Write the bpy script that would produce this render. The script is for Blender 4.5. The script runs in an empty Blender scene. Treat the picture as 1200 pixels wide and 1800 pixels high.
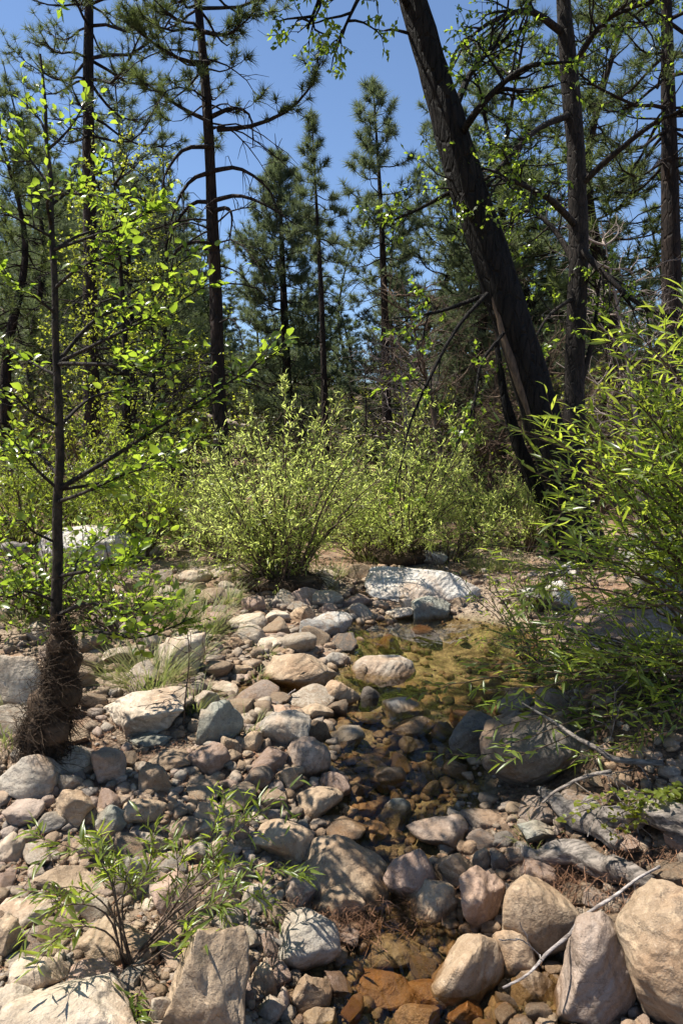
import bpy, bmesh, math
import numpy as np

# ------------------------------------------------------------------ camera, sky, sun
scene = bpy.context.scene
CAMZ, PITCH, F = 1.7, math.radians(5.7), 1200.0       # photograph is 1200 x 1800 px, 24 mm lens
camd = bpy.data.cameras.new('camera'); cam = bpy.data.objects.new('camera', camd)
scene.collection.objects.link(cam); scene.camera = cam
cam.location = (0, 0, CAMZ); cam.rotation_euler = (math.pi / 2 - PITCH, 0, 0)
camd.sensor_fit = 'VERTICAL'; camd.sensor_height = 36; camd.lens = 24
camd.clip_start = 0.05; camd.clip_end = 1500
SUN_EL, SUN_AZ = math.radians(62), math.radians(-76)  # azimuth from +Y towards +X
world = bpy.data.worlds.new('World'); scene.world = world; world.use_nodes = True
wn = world.node_tree; sky = wn.nodes.new('ShaderNodeTexSky'); sky.sky_type = 'NISHITA'
sky.sun_disc = False; sky.sun_elevation = SUN_EL; sky.sun_rotation = SUN_AZ
sky.altitude = 1500; sky.air_density = 1.0; sky.dust_density = 0.25; sky.ozone_density = 3.2
wn.links.new(sky.outputs[0], wn.nodes['Background'].inputs[0])
wn.nodes['Background'].inputs[1].default_value = 0.091
sl = bpy.data.lights.new('sun', 'SUN'); sun = bpy.data.objects.new('sun', sl)
scene.collection.objects.link(sun)
sl.energy = 5.0; sl.angle = math.radians(0.53); sl.color = (1.0, 0.94, 0.84)
sun.rotation_euler = (math.pi / 2 - SUN_EL, 0, math.pi - SUN_AZ)
scene.view_settings.view_transform = 'Standard'; scene.view_settings.look = 'None'
scene.view_settings.exposure = 1.0; scene.view_settings.gamma = 1.0
scene.cycles.use_denoising = True; scene.cycles.denoiser = 'OPENIMAGEDENOISE'; scene.cycles.denoising_input_passes = 'RGB_ALBEDO_NORMAL'; scene.cycles.denoising_prefilter = 'ACCURATE'
scene.cycles.use_light_tree = False; scene.cycles.debug_use_spatial_splits = True; scene.cycles.max_bounces = 5; scene.cycles.transparent_max_bounces = 12
scene.cycles.diffuse_bounces = 1; scene.cycles.glossy_bounces = 2
scene.cycles.sample_clamp_indirect = 4.0; scene.cycles.caustics_reflective = False; scene.cycles.caustics_refractive = False
COL = scene.collection
rng = np.random.default_rng(7)
CP, SP = math.cos(PITCH), math.sin(PITCH)

def ray(px, py):
    x, y = (px - 600) / F, (900 - py) / F
    return np.array([x, CP + y * SP, -SP + y * CP])
def at(px, py, Y):
    d = ray(px, py); t = Y / d[1]
    return np.array([0, 0, CAMZ]) + d * t
def plane(px, py, z):
    d = ray(px, py); t = (z - CAMZ) / d[2]
    return np.array([0, 0, CAMZ]) + d * t

# ------------------------------------------------------------------ noise and terrain
def vnoise(P, seed=0):
    P = np.asarray(P, float); i = np.floor(P).astype(np.int64); f = P - i; u = f * f * (3 - 2 * f)
    def hsh(a, b, c):
        h = (a * 374761393 + b * 668265263 + c * 2147483629 + seed * 974634777) & 0xffffffff
        h = ((h ^ (h >> 13)) * 1274126177) & 0xffffffff
        return ((h ^ (h >> 16)) & 0xffffff) / float(0xffffff) * 2 - 1
    r = 0
    for dx in (0, 1):
        wx = u[..., 0] if dx else 1 - u[..., 0]
        for dy in (0, 1):
            wy = u[..., 1] if dy else 1 - u[..., 1]
            for dz in (0, 1):
                wz = u[..., 2] if dz else 1 - u[..., 2]
                r = r + wx * wy * wz * hsh(i[..., 0] + dx, i[..., 1] + dy, i[..., 2] + dz)
    return r
def n2(x, y, s, seed):
    return vnoise(np.stack([x * s, y * s, np.full_like(x, 0.37)], -1), seed)
def sstep(a, b, x):
    t = np.clip((x - a) / (b - a), 0, 1); return t * t * (3 - 2 * t)
def wl(y):                                            # water level along the stream
    return np.interp(y, [2.9, 3.15, 3.6, 4.1], [-.30, -.2, -.10, 0.0])
STREAM = [  # chains of (px, py, z, radius in m)
    [(700, 1800, -.3, .40), (740, 1730, -.3, .42), (690, 1650, -.3, .25), (690, 1500, -.2, .18), (680, 1425, -.12, .32), (710, 1350, -.08, .44), (690, 1270, 0, .52), (740, 1215, 0, .74), (810, 1165, 0, .92), (780, 1128, 0, .85), (660, 1105, 0, .3)],
    [(700, 1190, 0, .5), (560, 1205, 0, .36), (450, 1212, 0, .22)],
    [(800, 1165, 0, .8), (950, 1180, 0, .6)], [(870, 1720, -.3, .25), (960, 1740, -.3, .22)]]
SEG = []
for ch in STREAM:
    q = [(plane(a, b, z)[:2], r) for a, b, z, r in ch]
    SEG += [(q[i], q[i + 1]) for i in range(len(q) - 1)]
def sdist(x, y):
    best = np.full(np.shape(x), 1e9)
    for (a, ra), (b, rb) in SEG:
        ab = b - a; t = np.clip(((x - a[0]) * ab[0] + (y - a[1]) * ab[1]) / (ab @ ab), 0, 1)
        d = np.hypot(x - a[0] - t * ab[0], y - a[1] - t * ab[1]) - (ra + (rb - ra) * t)
        best = np.minimum(best, d)
    return best
def H(x, y):
    x = np.asarray(x, float); y = np.asarray(y, float)
    d = sdist(x, y) + 0.07 * n2(x, y, 2.3, 3)
    inn = -(0.11 + .10 * sstep(4.3, 5.0, y)) * sstep(0, .40, -d)
    side = np.where(x < 0.3, 0.10, 0.16)
    near = np.exp(-np.maximum(y - 6, 0) / 3)
    out = 0.05 * sstep(0, .25, d) + side * np.clip(d, 0, 2.5) * near * .9
    z = wl(y) + np.where(d < 0, inn, out)
    f = np.maximum(y - 7.5, 0)
    z = z + 0.055 * f + 0.0011 * np.minimum(f, 60) ** 2 * .9 + np.maximum(f - 60, 0) * .03
    z = z + 0.34 * np.log1p(np.exp((-x - 6.5 - .12 * y) / 1.2)) * 1.2 * sstep(3, 14, y)
    z = z + 0.16 * np.log1p(np.exp((x - 6.0 - .1 * y) / 1.2)) * 1.2 * sstep(3, 14, y)
    z = z + .30 * sstep(.95, 1.45, x) * sstep(2.25, 2.6, y) * sstep(4.4, 3.6, y)
    k = sstep(.1, .8, d)
    z = z + k * (0.035 * n2(x, y, 1.4, 5) + 0.018 * n2(x, y, 4.2, 6)) + .008 * n2(x, y, 11, 8) + sstep(9, 25, y) * .35 * n2(x, y, .23, 9)
    return z
def h1(x, y):
    return float(H(np.array([x]), np.array([y]))[0])
_ts = np.concatenate([np.arange(1.2, 14, .02), np.arange(14, 90, .2)])
def gnd(px, py, lift=0.0, shelf=9.0):
    d = ray(px, py); ys = _ts; t = ys / d[1]
    xs = d[0] * t; zs = CAMZ + d[2] * t
    below = np.nonzero(zs < np.maximum(H(xs, ys), wl(ys) - shelf) + lift)[0]
    j = below[0] if len(below) else len(ys) - 1
    return np.array([xs[j], ys[j], zs[j] - lift])

def gnds(px, py):                                     # many pixels at once, near ground only
    x, y = (px - 600) / F, (900 - py) / F; D = np.stack([x, CP + y * SP, -SP + y * CP], -1); z = np.zeros(len(px))
    for _ in range(7):
        t = (z - CAMZ) / D[:, 2]; z = .4 * z + .6 * H(D[:, 0] * t, D[:, 1] * t)
    t = (z - CAMZ) / D[:, 2]; return np.stack([D[:, 0] * t, D[:, 1] * t, z], -1)

# ------------------------------------------------------------------ mesh helpers
class MB:
    def __init__(s): s.v = []; s.f = []; s.n = 0
    def add(s, v, f):
        v = np.asarray(v, float).reshape(-1, 3); s.v.append(v); s.f.append(np.asarray(f, np.int64).reshape(-1, 3) + s.n); s.n += len(v)
    def mesh(s, name, smooth=True, origin=None):
        v = np.concatenate(s.v); f = np.concatenate(s.f)
        if origin is not None: v = v - np.asarray(origin)
        return tri_mesh(name, v, f, smooth)
def tri_mesh(name, v, f, smooth=True):
    m = bpy.data.meshes.new(name); v = np.ascontiguousarray(v, np.float32); f = np.ascontiguousarray(f, np.int32)
    m.vertices.add(len(v)); m.vertices.foreach_set('co', v.ravel())
    m.loops.add(f.size); m.loops.foreach_set('vertex_index', f.ravel())
    m.polygons.add(len(f)); m.polygons.foreach_set('loop_start', np.arange(0, f.size, 3, dtype=np.int32))
    m.polygons.foreach_set('loop_total', np.full(len(f), 3, np.int32))
    m.polygons.foreach_set('use_smooth', np.full(len(f), smooth, bool))
    m.update(calc_edges=True); m.validate()
    return m
def link(name, mesh, mat=None, parent=None, loc=None, color=None):
    o = bpy.data.objects.new(name, mesh); COL.objects.link(o)
    if mat is not None and not mesh.materials: mesh.materials.append(mat)
    if parent is not None: o.parent = parent
    if loc is not None: o.location = loc
    if color is not None: o.color = color
    return o
def tag(o, label=None, cat=None, group=None, kind=None):
    if label: o['label'] = label
    if cat: o['category'] = cat
    if group: o['group'] = group
    if kind: o['kind'] = kind
    return o
def empty(name, loc, label, cat, group=None):
    o = bpy.data.objects.new(name, None); COL.objects.link(o); o.location = loc; o.empty_display_size = .1
    return tag(o, label, cat, group)
def copy_tree(o, parent=None):
    c = o.copy(); COL.objects.link(c); c.parent = parent
    for ch in list(o.children): copy_tree(ch, c)
    return c
def unit(v):
    v = np.asarray(v, float); return v / (np.linalg.norm(v, axis=-1, keepdims=True) + 1e-9)
def bez(p0, p1, p2, n=8):
    t = np.linspace(0, 1, n)[:, None]
    return (1 - t) ** 2 * np.asarray(p0) + 2 * t * (1 - t) * np.asarray(p1) + t * t * np.asarray(p2)
def spline(P, n):                                     # Catmull-Rom through the points
    P = np.asarray(P, float); Q = np.vstack([2 * P[0] - P[1], P, 2 * P[-1] - P[-2]])
    out = []
    for u in np.linspace(0, len(P) - 1, n):
        i = min(int(u), len(P) - 2); t = u - i; a, b, c, d = Q[i:i + 4]
        out.append(.5 * (2 * b + (c - a) * t + (2 * a - 5 * b + 4 * c - d) * t * t + (3 * b - a - 3 * c + d) * t ** 3))
    return np.array(out)
def tube(mb, P, R, k=5, rough=0.0, seed=0, cap=False, groove=0.0):
    P = np.asarray(P, float); n = len(P); R = np.broadcast_to(np.asarray(R, float), (n,))
    T = unit(np.gradient(P, axis=0)); ref = np.array([0.31, 0.83, 0.46]) if abs(T[0] @ np.array([.31, .83, .46])) < .9 else np.array([1., 0, 0])
    A = unit(np.cross(T, ref)); B = np.cross(T, A)
    a = np.linspace(0, 2 * math.pi, k, endpoint=False)
    ring = np.cos(a)[None, :, None] * A[:, None] + np.sin(a)[None, :, None] * B[:, None]
    rr = R[:, None] * np.ones(k)[None]
    if rough:
        q = (P[:, None] + ring * R[:, None, None])
        rr = rr * (1 + rough * vnoise(q.reshape(-1, 3) * np.array([9, 9, 3.]) / max(R.max() * 8, .2), seed).reshape(n, k) + rough * .6 * vnoise(q.reshape(-1, 3) * np.array([25, 25, 7.]) / max(R.max() * 8, .2), seed + 1).reshape(n, k))
    if groove:
        q = np.stack(np.broadcast_arrays(np.cos(a)[None] * 2.2, np.sin(a)[None] * 2.2, np.linspace(0, 3, n)[:, None]), -1).reshape(-1, 3); rr = rr * (1 + groove * vnoise(q, seed + 9).reshape(n, k) + groove * .6 * vnoise(q * np.array([2.3, 2.3, 1.2]), seed + 10).reshape(n, k))
    V = (P[:, None] + ring * rr[:, :, None]).reshape(-1, 3)
    i = np.arange(n - 1)[:, None] * k; j = np.arange(k)[None]; j2 = (j + 1) % k
    f = np.concatenate([np.stack([i + j, i + j2, i + k + j2], -1).reshape(-1, 3), np.stack([i + j, i + k + j2, i + k + j], -1).reshape(-1, 3)])
    if cap:
        V = np.vstack([V, P[0], P[-1]]); jj = np.arange(k); a0 = n * k
        f = np.concatenate([f, np.stack([(jj + 1) % k, jj, np.full(k, a0)], -1), np.stack([(n - 1) * k + jj, (n - 1) * k + (jj + 1) % k, np.full(k, a0 + 1)], -1)])
    mb.add(V, f)
LEAF = {'lance': (np.array([.3, .68]), np.array([1., .8])), 'ovate': (np.array([.25, .62]), np.array([.85, 1.]))}
def leaves(mb, P, D, N, L, W, kind='lance', curl=.15):
    P = np.asarray(P, float); n = len(P)
    if n == 0: return
    D = unit(D); S = unit(np.cross(D, N)); N = np.cross(S, D); L = np.broadcast_to(L, (n,))[:, None]; W = np.broadcast_to(W, (n,))[:, None]
    (t1, t2), (w1, w2) = LEAF[kind]
    def pt(t, s): return P + D * L * t - N * L * curl * t * t + S * W * .5 * s + N * W * .22 * abs(s)
    V = np.stack([pt(0, 0), pt(t1, w1), pt(t1, -w1), pt(t1, 0), pt(t2, w2), pt(t2, -w2), pt(t2, 0), pt(1, 0)], 1).reshape(-1, 3)
    F0 = np.array([[0, 3, 1], [0, 2, 3], [1, 3, 6], [1, 6, 4], [3, 2, 5], [3, 5, 6], [4, 6, 7], [6, 5, 7]])
    mb.add(V, (F0[None] + np.arange(n)[:, None, None] * 8).reshape(-1, 3))
def leaves2(mb, P, D, N, L, W):                       # small far leaves: two faces each
    P = np.asarray(P, float); n = len(P)
    if n == 0: return
    D = unit(D); S = unit(np.cross(D, N)); L = np.broadcast_to(L, (n,))[:, None]; W = np.broadcast_to(W, (n,))[:, None]
    V = np.stack([P, P + D * L * .45 + S * W * .5, P + D * L * .45 - S * W * .5, P + D * L - np.array([0, 0, .15]) * L], 1).reshape(-1, 3)
    F0 = np.array([[0, 2, 1], [1, 2, 3]])
    mb.add(V, (F0[None] + np.arange(n)[:, None, None] * 4).reshape(-1, 3))
def tufts(mb, P, A, size, k, g, width=.010):
    """bottle-brush tufts of long pine needles"""
    P = np.asarray(P); A = unit(np.asarray(A)); n = len(P)
    size = np.broadcast_to(size, (n,))
    d = unit(g.normal(size=(n, k, 3))); d = unit(d * .95 + A[:, None] * g.uniform(.35, 1.1, (n, k, 1)))
    base = P[:, None] - A[:, None] * (g.uniform(0, .45, (n, k, 1)) * size[:, None, None])
    Ln = size[:, None, None] * g.uniform(.7, 1.1, (n, k, 1))
    s = unit(np.cross(d, unit(g.normal(size=(n, k, 3))))) * width * .5
    tip = base + d * Ln; tip[..., 2] -= .05 * size[:, None]
    V = np.stack([base + s, base - s, tip], 2).reshape(-1, 3)
    mb.add(V, np.arange(n * k * 3).reshape(-1, 3))

# ------------------------------------------------------------------ materials
class NT:
    def __init__(s, name):
        s.m = bpy.data.materials.new(name); s.m.use_nodes = True; s.t = s.m.node_tree; s.N = s.t.nodes; s.L = s.t.links
        s.b = s.N['Principled BSDF']; s.out = s.N['Material Output']
    def n(s, ty, ins=None, **kw):
        x = s.N.new('ShaderNode' + ty)
        for k, v in kw.items(): setattr(x, k, v)
        for k, v in (ins or {}).items(): s.i(x.inputs[k], v)
        return x
    def i(s, sock, v):
        if isinstance(v, bpy.types.NodeSocket): s.L.new(v, sock)
        elif isinstance(v, bpy.types.Node): s.L.new(v.outputs[0], sock)
        else:
            try: sock.default_value = v
            except Exception: sock.default_value = (*v, 1.0)
    def mix(s, fac, a, b, mode='MIX'):
        x = s.n('Mix', data_type='RGBA', blend_type=mode); s.i(x.inputs[0], fac); s.i(x.inputs[6], a if not isinstance(a, tuple) else (*a[:3], 1)); s.i(x.inputs[7], b if not isinstance(b, tuple) else (*b[:3], 1))
        return x.outputs[2]
    def math(s, op, a, b=0.0, clamp=False):
        x = s.n('Math', operation=op, use_clamp=clamp); s.i(x.inputs[0], a); s.i(x.inputs[1], b); return x.outputs[0]
    def noise(s, vec, scale, detail=4.0, rough=.55, dist=0.0):
        x = s.n('TexNoise', {'Scale': scale, 'Detail': detail, 'Roughness': rough, 'Distortion': dist})
        if vec is not None: s.L.new(vec, x.inputs['Vector'])
        return x.outputs[0]
    def ramp(s, f, lo, hi, a=0.0, b=1.0):
        x = s.n('MapRange', {0: f, 1: lo, 2: hi, 3: a, 4: b}, interpolation_type='SMOOTHSTEP'); return x.outputs[0]
    def bump(s, hgt, strength, dist, normal=None):
        x = s.n('Bump', {'Strength': strength, 'Distance': dist, 'Height': hgt})
        if normal is not None: s.L.new(normal, x.inputs['Normal'])
        return x.outputs[0]
def rock_mat(name, island=False):
    s = NT(name); oi = s.n('ObjectInfo'); tc = s.n('TexCoord')
    if island:
        gi = s.n('NewGeometry'); rnd = gi.outputs['Random Per Island']
        vec = s.n('NewGeometry').outputs['Position']
        cr = s.n('ValToRGB', {0: rnd}); e = cr.color_ramp.elements; e[0].color = (.33, .25, .17, 1); e[1].color = (.42, .34, .25, 1)
        for p, c in ((.15, (.22, .155, .10)), (.3, (.37, .285, .205)), (.42, (.20, .175, .15)), (.55, (.34, .245, .19)), (.68, (.27, .235, .195)), (.8, (.20, .135, .08)), (.9, (.31, .265, .215))):
            x = e.new(p); x.color = (*c, 1)
        base = cr.outputs[0]; alpha = 0.0
    else:
        rnd = oi.outputs['Random']; off = s.n('Combine' + 'XYZ', {0: s.math('MULTIPLY', rnd, 37.0), 1: s.math('MULTIPLY', rnd, 91.0), 2: rnd})
        vec = s.n('VectorMath', {0: tc.outputs['Object'], 1: off.outputs[0]}, operation='ADD').outputs[0]
        base = oi.outputs['Color']; alpha = oi.outputs['Alpha']
    a = s.noise(vec, 5.0, 6, .6, .6); b = s.noise(vec, 22.0, 8, .65); c = s.noise(vec, 2.2, 3, .5, 1.0); sp = s.noise(vec, 170.0, 3, .6)
    col = s.mix(s.ramp(a, .38, .66, .0, .7), base, s.mix(1.0, base, (.56, .50, .44), 'MULTIPLY'))
    col = s.mix(s.ramp(c, .47, .66, 0, .55), col, (.33, .20, .11))
    col = s.mix(s.ramp(s.noise(vec, 8.5, 5, .7, 1.2), .58, .66, 0, .55), col, s.mix(1.0, base, (.40, .38, .36), 'MULTIPLY'))
    col = s.mix(s.ramp(b, .54, .66, 0, .55), col, s.mix(1.0, base, (1.35, 1.33, 1.28), 'MULTIPLY'))
    col = s.mix(s.ramp(b, .45, .34, 0, .6), col, s.mix(1.0, base, (.42, .40, .38), 'MULTIPLY'))
    if not island:                                    # strata of varying strength from stone to stone
        rx = s.n('VectorRotate', {'Vector': vec, 'Angle': s.math('MULTIPLY', rnd, 9.0)}, rotation_type='Y_AXIS').outputs[0]
        wv = s.n('TexWave', {'Vector': rx, 'Scale': 7.0, 'Distortion': 7.0, 'Detail': 4.0, 'Detail Scale': 1.6}, bands_direction='Z').outputs[1]
        col = s.mix(s.math('MULTIPLY', s.ramp(wv, .45, .95), s.ramp(s.math('FRACT', s.math('MULTIPLY', rnd, 7.3)), .35, 1, 0, .4)), col, s.mix(1.0, base, (.62, .54, .46), 'MULTIPLY'))
    m2 = s.noise(vec, 55.0, 6, .7); col = s.mix(s.ramp(m2, .52, .62, 0, .4), col, s.mix(1.0, col, (.55, .5, .46), 'MULTIPLY'))
    col = s.mix(s.ramp(sp, .60, .70, 0, .28), col, (.09, .08, .07)); col = s.mix(s.ramp(sp, .40, .31, 0, .25), col, (.62, .58, .52))
    pos = s.n('SeparateXYZ', {0: s.n('NewGeometry').outputs['Position']}).outputs[2]
    if island:
        py_ = s.n('SeparateXYZ', {0: s.n('NewGeometry').outputs['Position']}).outputs[1]
        lev = s.n('MapRange', {0: py_, 1: 3.0, 2: 4.1, 3: -.30, 4: 0.0}).outputs[0]
    else: lev = s.math('SUBTRACT', alpha, .5)
    dz = s.math('SUBTRACT', s.math('SUBTRACT', pos, lev), s.math('MULTIPLY', s.math('SUBTRACT', a, .5), .06))
    wet = s.ramp(dz, .05, .01)
    col = s.mix(wet, col, s.mix(1.0, col, (.55, .46, .35), 'MULTIPLY'))
    s.i(s.b.inputs['Base Color'], col); s.i(s.b.inputs['Roughness'], s.ramp(wet, 0, 1, .82, .42))
    s.i(s.b.inputs['Specular IOR Level'], .35)
    vo = s.n('TexVoronoi', {'Vector': vec, 'Scale': 9.0}, feature='DISTANCE_TO_EDGE').outputs[0]
    n1 = s.bump(s.noise(vec, 11.0, 8, .68), .8, .035)
    n2_ = s.bump(s.noise(vec, 60.0, 4, .6), .35, .006, n1)
    if not island:                                    # hairline cracks and bedding seams
        ck = s.n('TexVoronoi', {'Vector': s.n('VectorMath', {0: vec, 1: s.n('TexNoise', {'Vector': vec, 'Scale': 4.0}).outputs[1]}, operation='ADD').outputs[0], 'Scale': 2.6}, feature='DISTANCE_TO_EDGE').outputs[0]
        n2_ = s.bump(s.math('MAXIMUM', s.ramp(ck, 0, .018), s.ramp(c, .42, .55)), .3, .006, s.bump(wv, .25, .02, n2_))
    s.i(s.b.inputs['Normal'], n2_)
    return s.m
def bark_mat(name, dark, light, zs=.25, sc=14.0, strength=.8, dist=.03):
    s = NT(name); tc = s.n('TexCoord'); mp = s.n('Mapping', {0: tc.outputs['Object']}); mp.inputs['Scale'].default_value = (1, 1, zs)
    v = mp.outputs[0]; a = s.noise(v, sc, 8, .65, .4); b = s.noise(v, sc * .25, 4, .5)
    vo = s.n('TexVoronoi', {'Vector': v, 'Scale': sc * .9}, feature='DISTANCE_TO_EDGE').outputs[0]
    col = s.mix(s.ramp(a, .35, .7), dark, light); col = s.mix(s.ramp(b, .45, .7, 0, .5), col, s.mix(1.0, col, (.55, .5, .48), 'MULTIPLY'))
    s.i(s.b.inputs['Base Color'], col); s.i(s.b.inputs['Roughness'], .85); s.i(s.b.inputs['Specular IOR Level'], .25)
    s.i(s.b.inputs['Normal'], s.bump(a, strength, dist, s.bump(s.ramp(vo, 0, .12), strength, dist)))
    return s.m
def leaf_mat(name, c1, c2, t1, t2, mixf=.45, rough=.42, spec=.5):
    s = NT(name); g = s.n('NewGeometry'); oi = s.n('ObjectInfo')
    r = s.math('FRACT', s.math('ADD', g.outputs['Random Per Island'], s.math('MULTIPLY', oi.outputs['Random'], 5.3)))
    big = s.noise(g.outputs['Position'], 1.3, 2); r = s.math('ADD', s.math('MULTIPLY', r, .75), s.math('MULTIPLY', s.math('SUBTRACT', big, .38), .9), True)
    s.i(s.b.inputs['Base Color'], s.mix(r, c1, c2)); s.i(s.b.inputs['Roughness'], rough); s.i(s.b.inputs['Specular IOR Level'], spec)
    tr = s.n('BsdfTranslucent', {'Color': s.mix(r, t1, t2)}); mx = s.n('MixShader', {0: mixf, 1: s.b.outputs[0], 2: tr.outputs[0]})
    s.L.new(mx.outputs[0], s.out.inputs[0]); return s.m
def plain_mat(name, c1, c2, rough=.8, scale=30.0):
    s = NT(name); g = s.n('NewGeometry'); a = s.noise(g.outputs['Position'], scale, 5)
    r = s.math('ADD', s.math('MULTIPLY', g.outputs['Random Per Island'], .7), s.math('MULTIPLY', a, .4), True)
    s.i(s.b.inputs['Base Color'], s.mix(r, c1, c2)); s.i(s.b.inputs['Roughness'], rough); s.i(s.b.inputs['Specular IOR Level'], .3); return s.m
def ground_mat():
    s = NT('streamside_ground'); g = s.n('NewGeometry'); p = g.outputs['Position']
    a = s.noise(p, 1.1, 6, .6); b = s.noise(p, 9.0, 7, .65); c = s.noise(p, 55.0, 5, .7); sep = s.n('SeparateXYZ', {0: p})
    vo = s.n('TexVoronoi', {'Vector': p, 'Scale': 34.0, 'Randomness': 1.0}); vo2 = s.n('TexVoronoi', {'Vector': p, 'Scale': 80.0})
    peb = s.n('ValToRGB', {0: s.n('SeparateColor', {0: vo.outputs['Color']}).outputs[0]}); e = peb.color_ramp.elements
    e[0].color = (.17, .12, .08, 1); e[1].color = (.42, .34, .25, 1); x = e.new(.5); x.color = (.28, .215, .16, 1)
    sand = s.mix(s.ramp(c, .35, .7), (.20, .145, .10), (.36, .28, .205)); sand = s.mix(.5, sand, peb.outputs[0])
    litter = s.mix(s.ramp(b, .35, .65), (.115, .065, .04), (.30, .185, .115))
    f = s.math('ADD', s.ramp(a, .44, .60), s.ramp(sep.outputs[1], 8, 13), True)
    col = s.mix(s.math('MULTIPLY', f, .85), sand, litter)
    far = s.ramp(sep.outputs[1], 14, 26); col = s.mix(s.math('MULTIPLY', far, .7), col, s.mix(s.ramp(a, .4, .65), (.17, .115, .075), (.13, .13, .06)))
    bank = s.math('MULTIPLY', s.ramp(sep.outputs[0], .5, .85), s.ramp(sep.outputs[1], 4.6, 4.1)); col = s.mix(s.math('MULTIPLY', bank, s.ramp(b, .3, .55, .6, .95)), col, s.mix(s.ramp(c, .35, .65), (.045, .03, .02), (.15, .095, .06)))  # dark litter soil on the right bank, also deepening the willow's shade by colour
    bed = s.n('Attribute', attribute_name='bed').outputs['Fac']; alg = s.mix(s.ramp(b, .35, .68), (.085, .066, .036), (.31, .25, .145)); alg = s.mix(s.ramp(c, .52, .72, 0, .6), alg, (.08, .055, .03))
    alg = s.mix(s.ramp(a, .45, .62, 0, .75), alg, (.15, .09, .04))
    alg = s.mix(s.ramp(sep.outputs[1], 4.9, 4.0, 0, .5), alg, s.mix(s.ramp(b, .4, .65), (.055, .04, .026), (.16, .115, .065)))
    col = s.mix(bed, col, alg)
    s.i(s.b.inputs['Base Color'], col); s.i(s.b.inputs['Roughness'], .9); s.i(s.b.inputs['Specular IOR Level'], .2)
    n1 = s.bump(vo.outputs['Distance'], .7, .02); s.b.inputs['Normal']; s.i(s.b.inputs['Normal'], s.bump(s.math('ADD', c, b), .7, .02, n1)); return s.m
def water_mat():
    s = NT('clear_stream_water'); s.N.remove(s.b); p = s.n('NewGeometry').outputs['Position']
    mp = s.n('Mapping', {0: p}); mp.inputs['Scale'].default_value = (1, .55, 1)
    hgt = s.noise(mp.outputs[0], 6.0, 2, .45, .6)
    nb = s.bump(s.math('MULTIPLY', hgt, s.ramp(s.n('SeparateXYZ', {0: p}).outputs[1], 4.9, 4.0, .30, 1.1)), .4, .09)
    ca = s.math('ABSOLUTE', s.n('VectorMath', {0: s.n('NewGeometry').outputs['Incoming'], 1: nb}, operation='DOT_PRODUCT').outputs['Value'])
    fr = s.n('Math', {0: s.math('MULTIPLY', s.math('POWER', s.math('SUBTRACT', 1.0, ca), 5.0), .98), 1: .02}, operation='ADD', use_clamp=True); tr = s.n('BsdfTransparent', {'Color': (.86, .80, .65, 1)})
    gl = s.n('BsdfGlossy', {'Color': (1, 1, 1, 1), 'Roughness': .03, 'Normal': nb}); mx = s.n('MixShader', {0: fr.outputs[0], 1: tr.outputs[0], 2: gl.outputs[0]})
    s.L.new(mx.outputs[0], s.out.inputs[0]); return s.m
def wood_mat(name, c1, c2):
    s = NT(name); tc = s.n('TexCoord'); mp = s.n('Mapping', {0: tc.outputs['Object']}); mp.inputs['Scale'].default_value = (1, 1, .15) if 'heart' in name else (.15, 1, 1)
    a = s.noise(mp.outputs[0], 45.0, 8, .7, .3); b = s.noise(tc.outputs['Object'], 5.0, 4)
    col = s.mix(s.ramp(a, .35, .65), c1, c2); col = s.mix(s.ramp(b, .5, .7, 0, .6), col, s.mix(1., col, (.5, .42, .36), 'MULTIPLY'))
    s.i(s.b.inputs['Base Color'], col); s.i(s.b.inputs['Roughness'], .8); s.i(s.b.inputs['Normal'], s.bump(a, .9, .015)); return s.m

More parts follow.
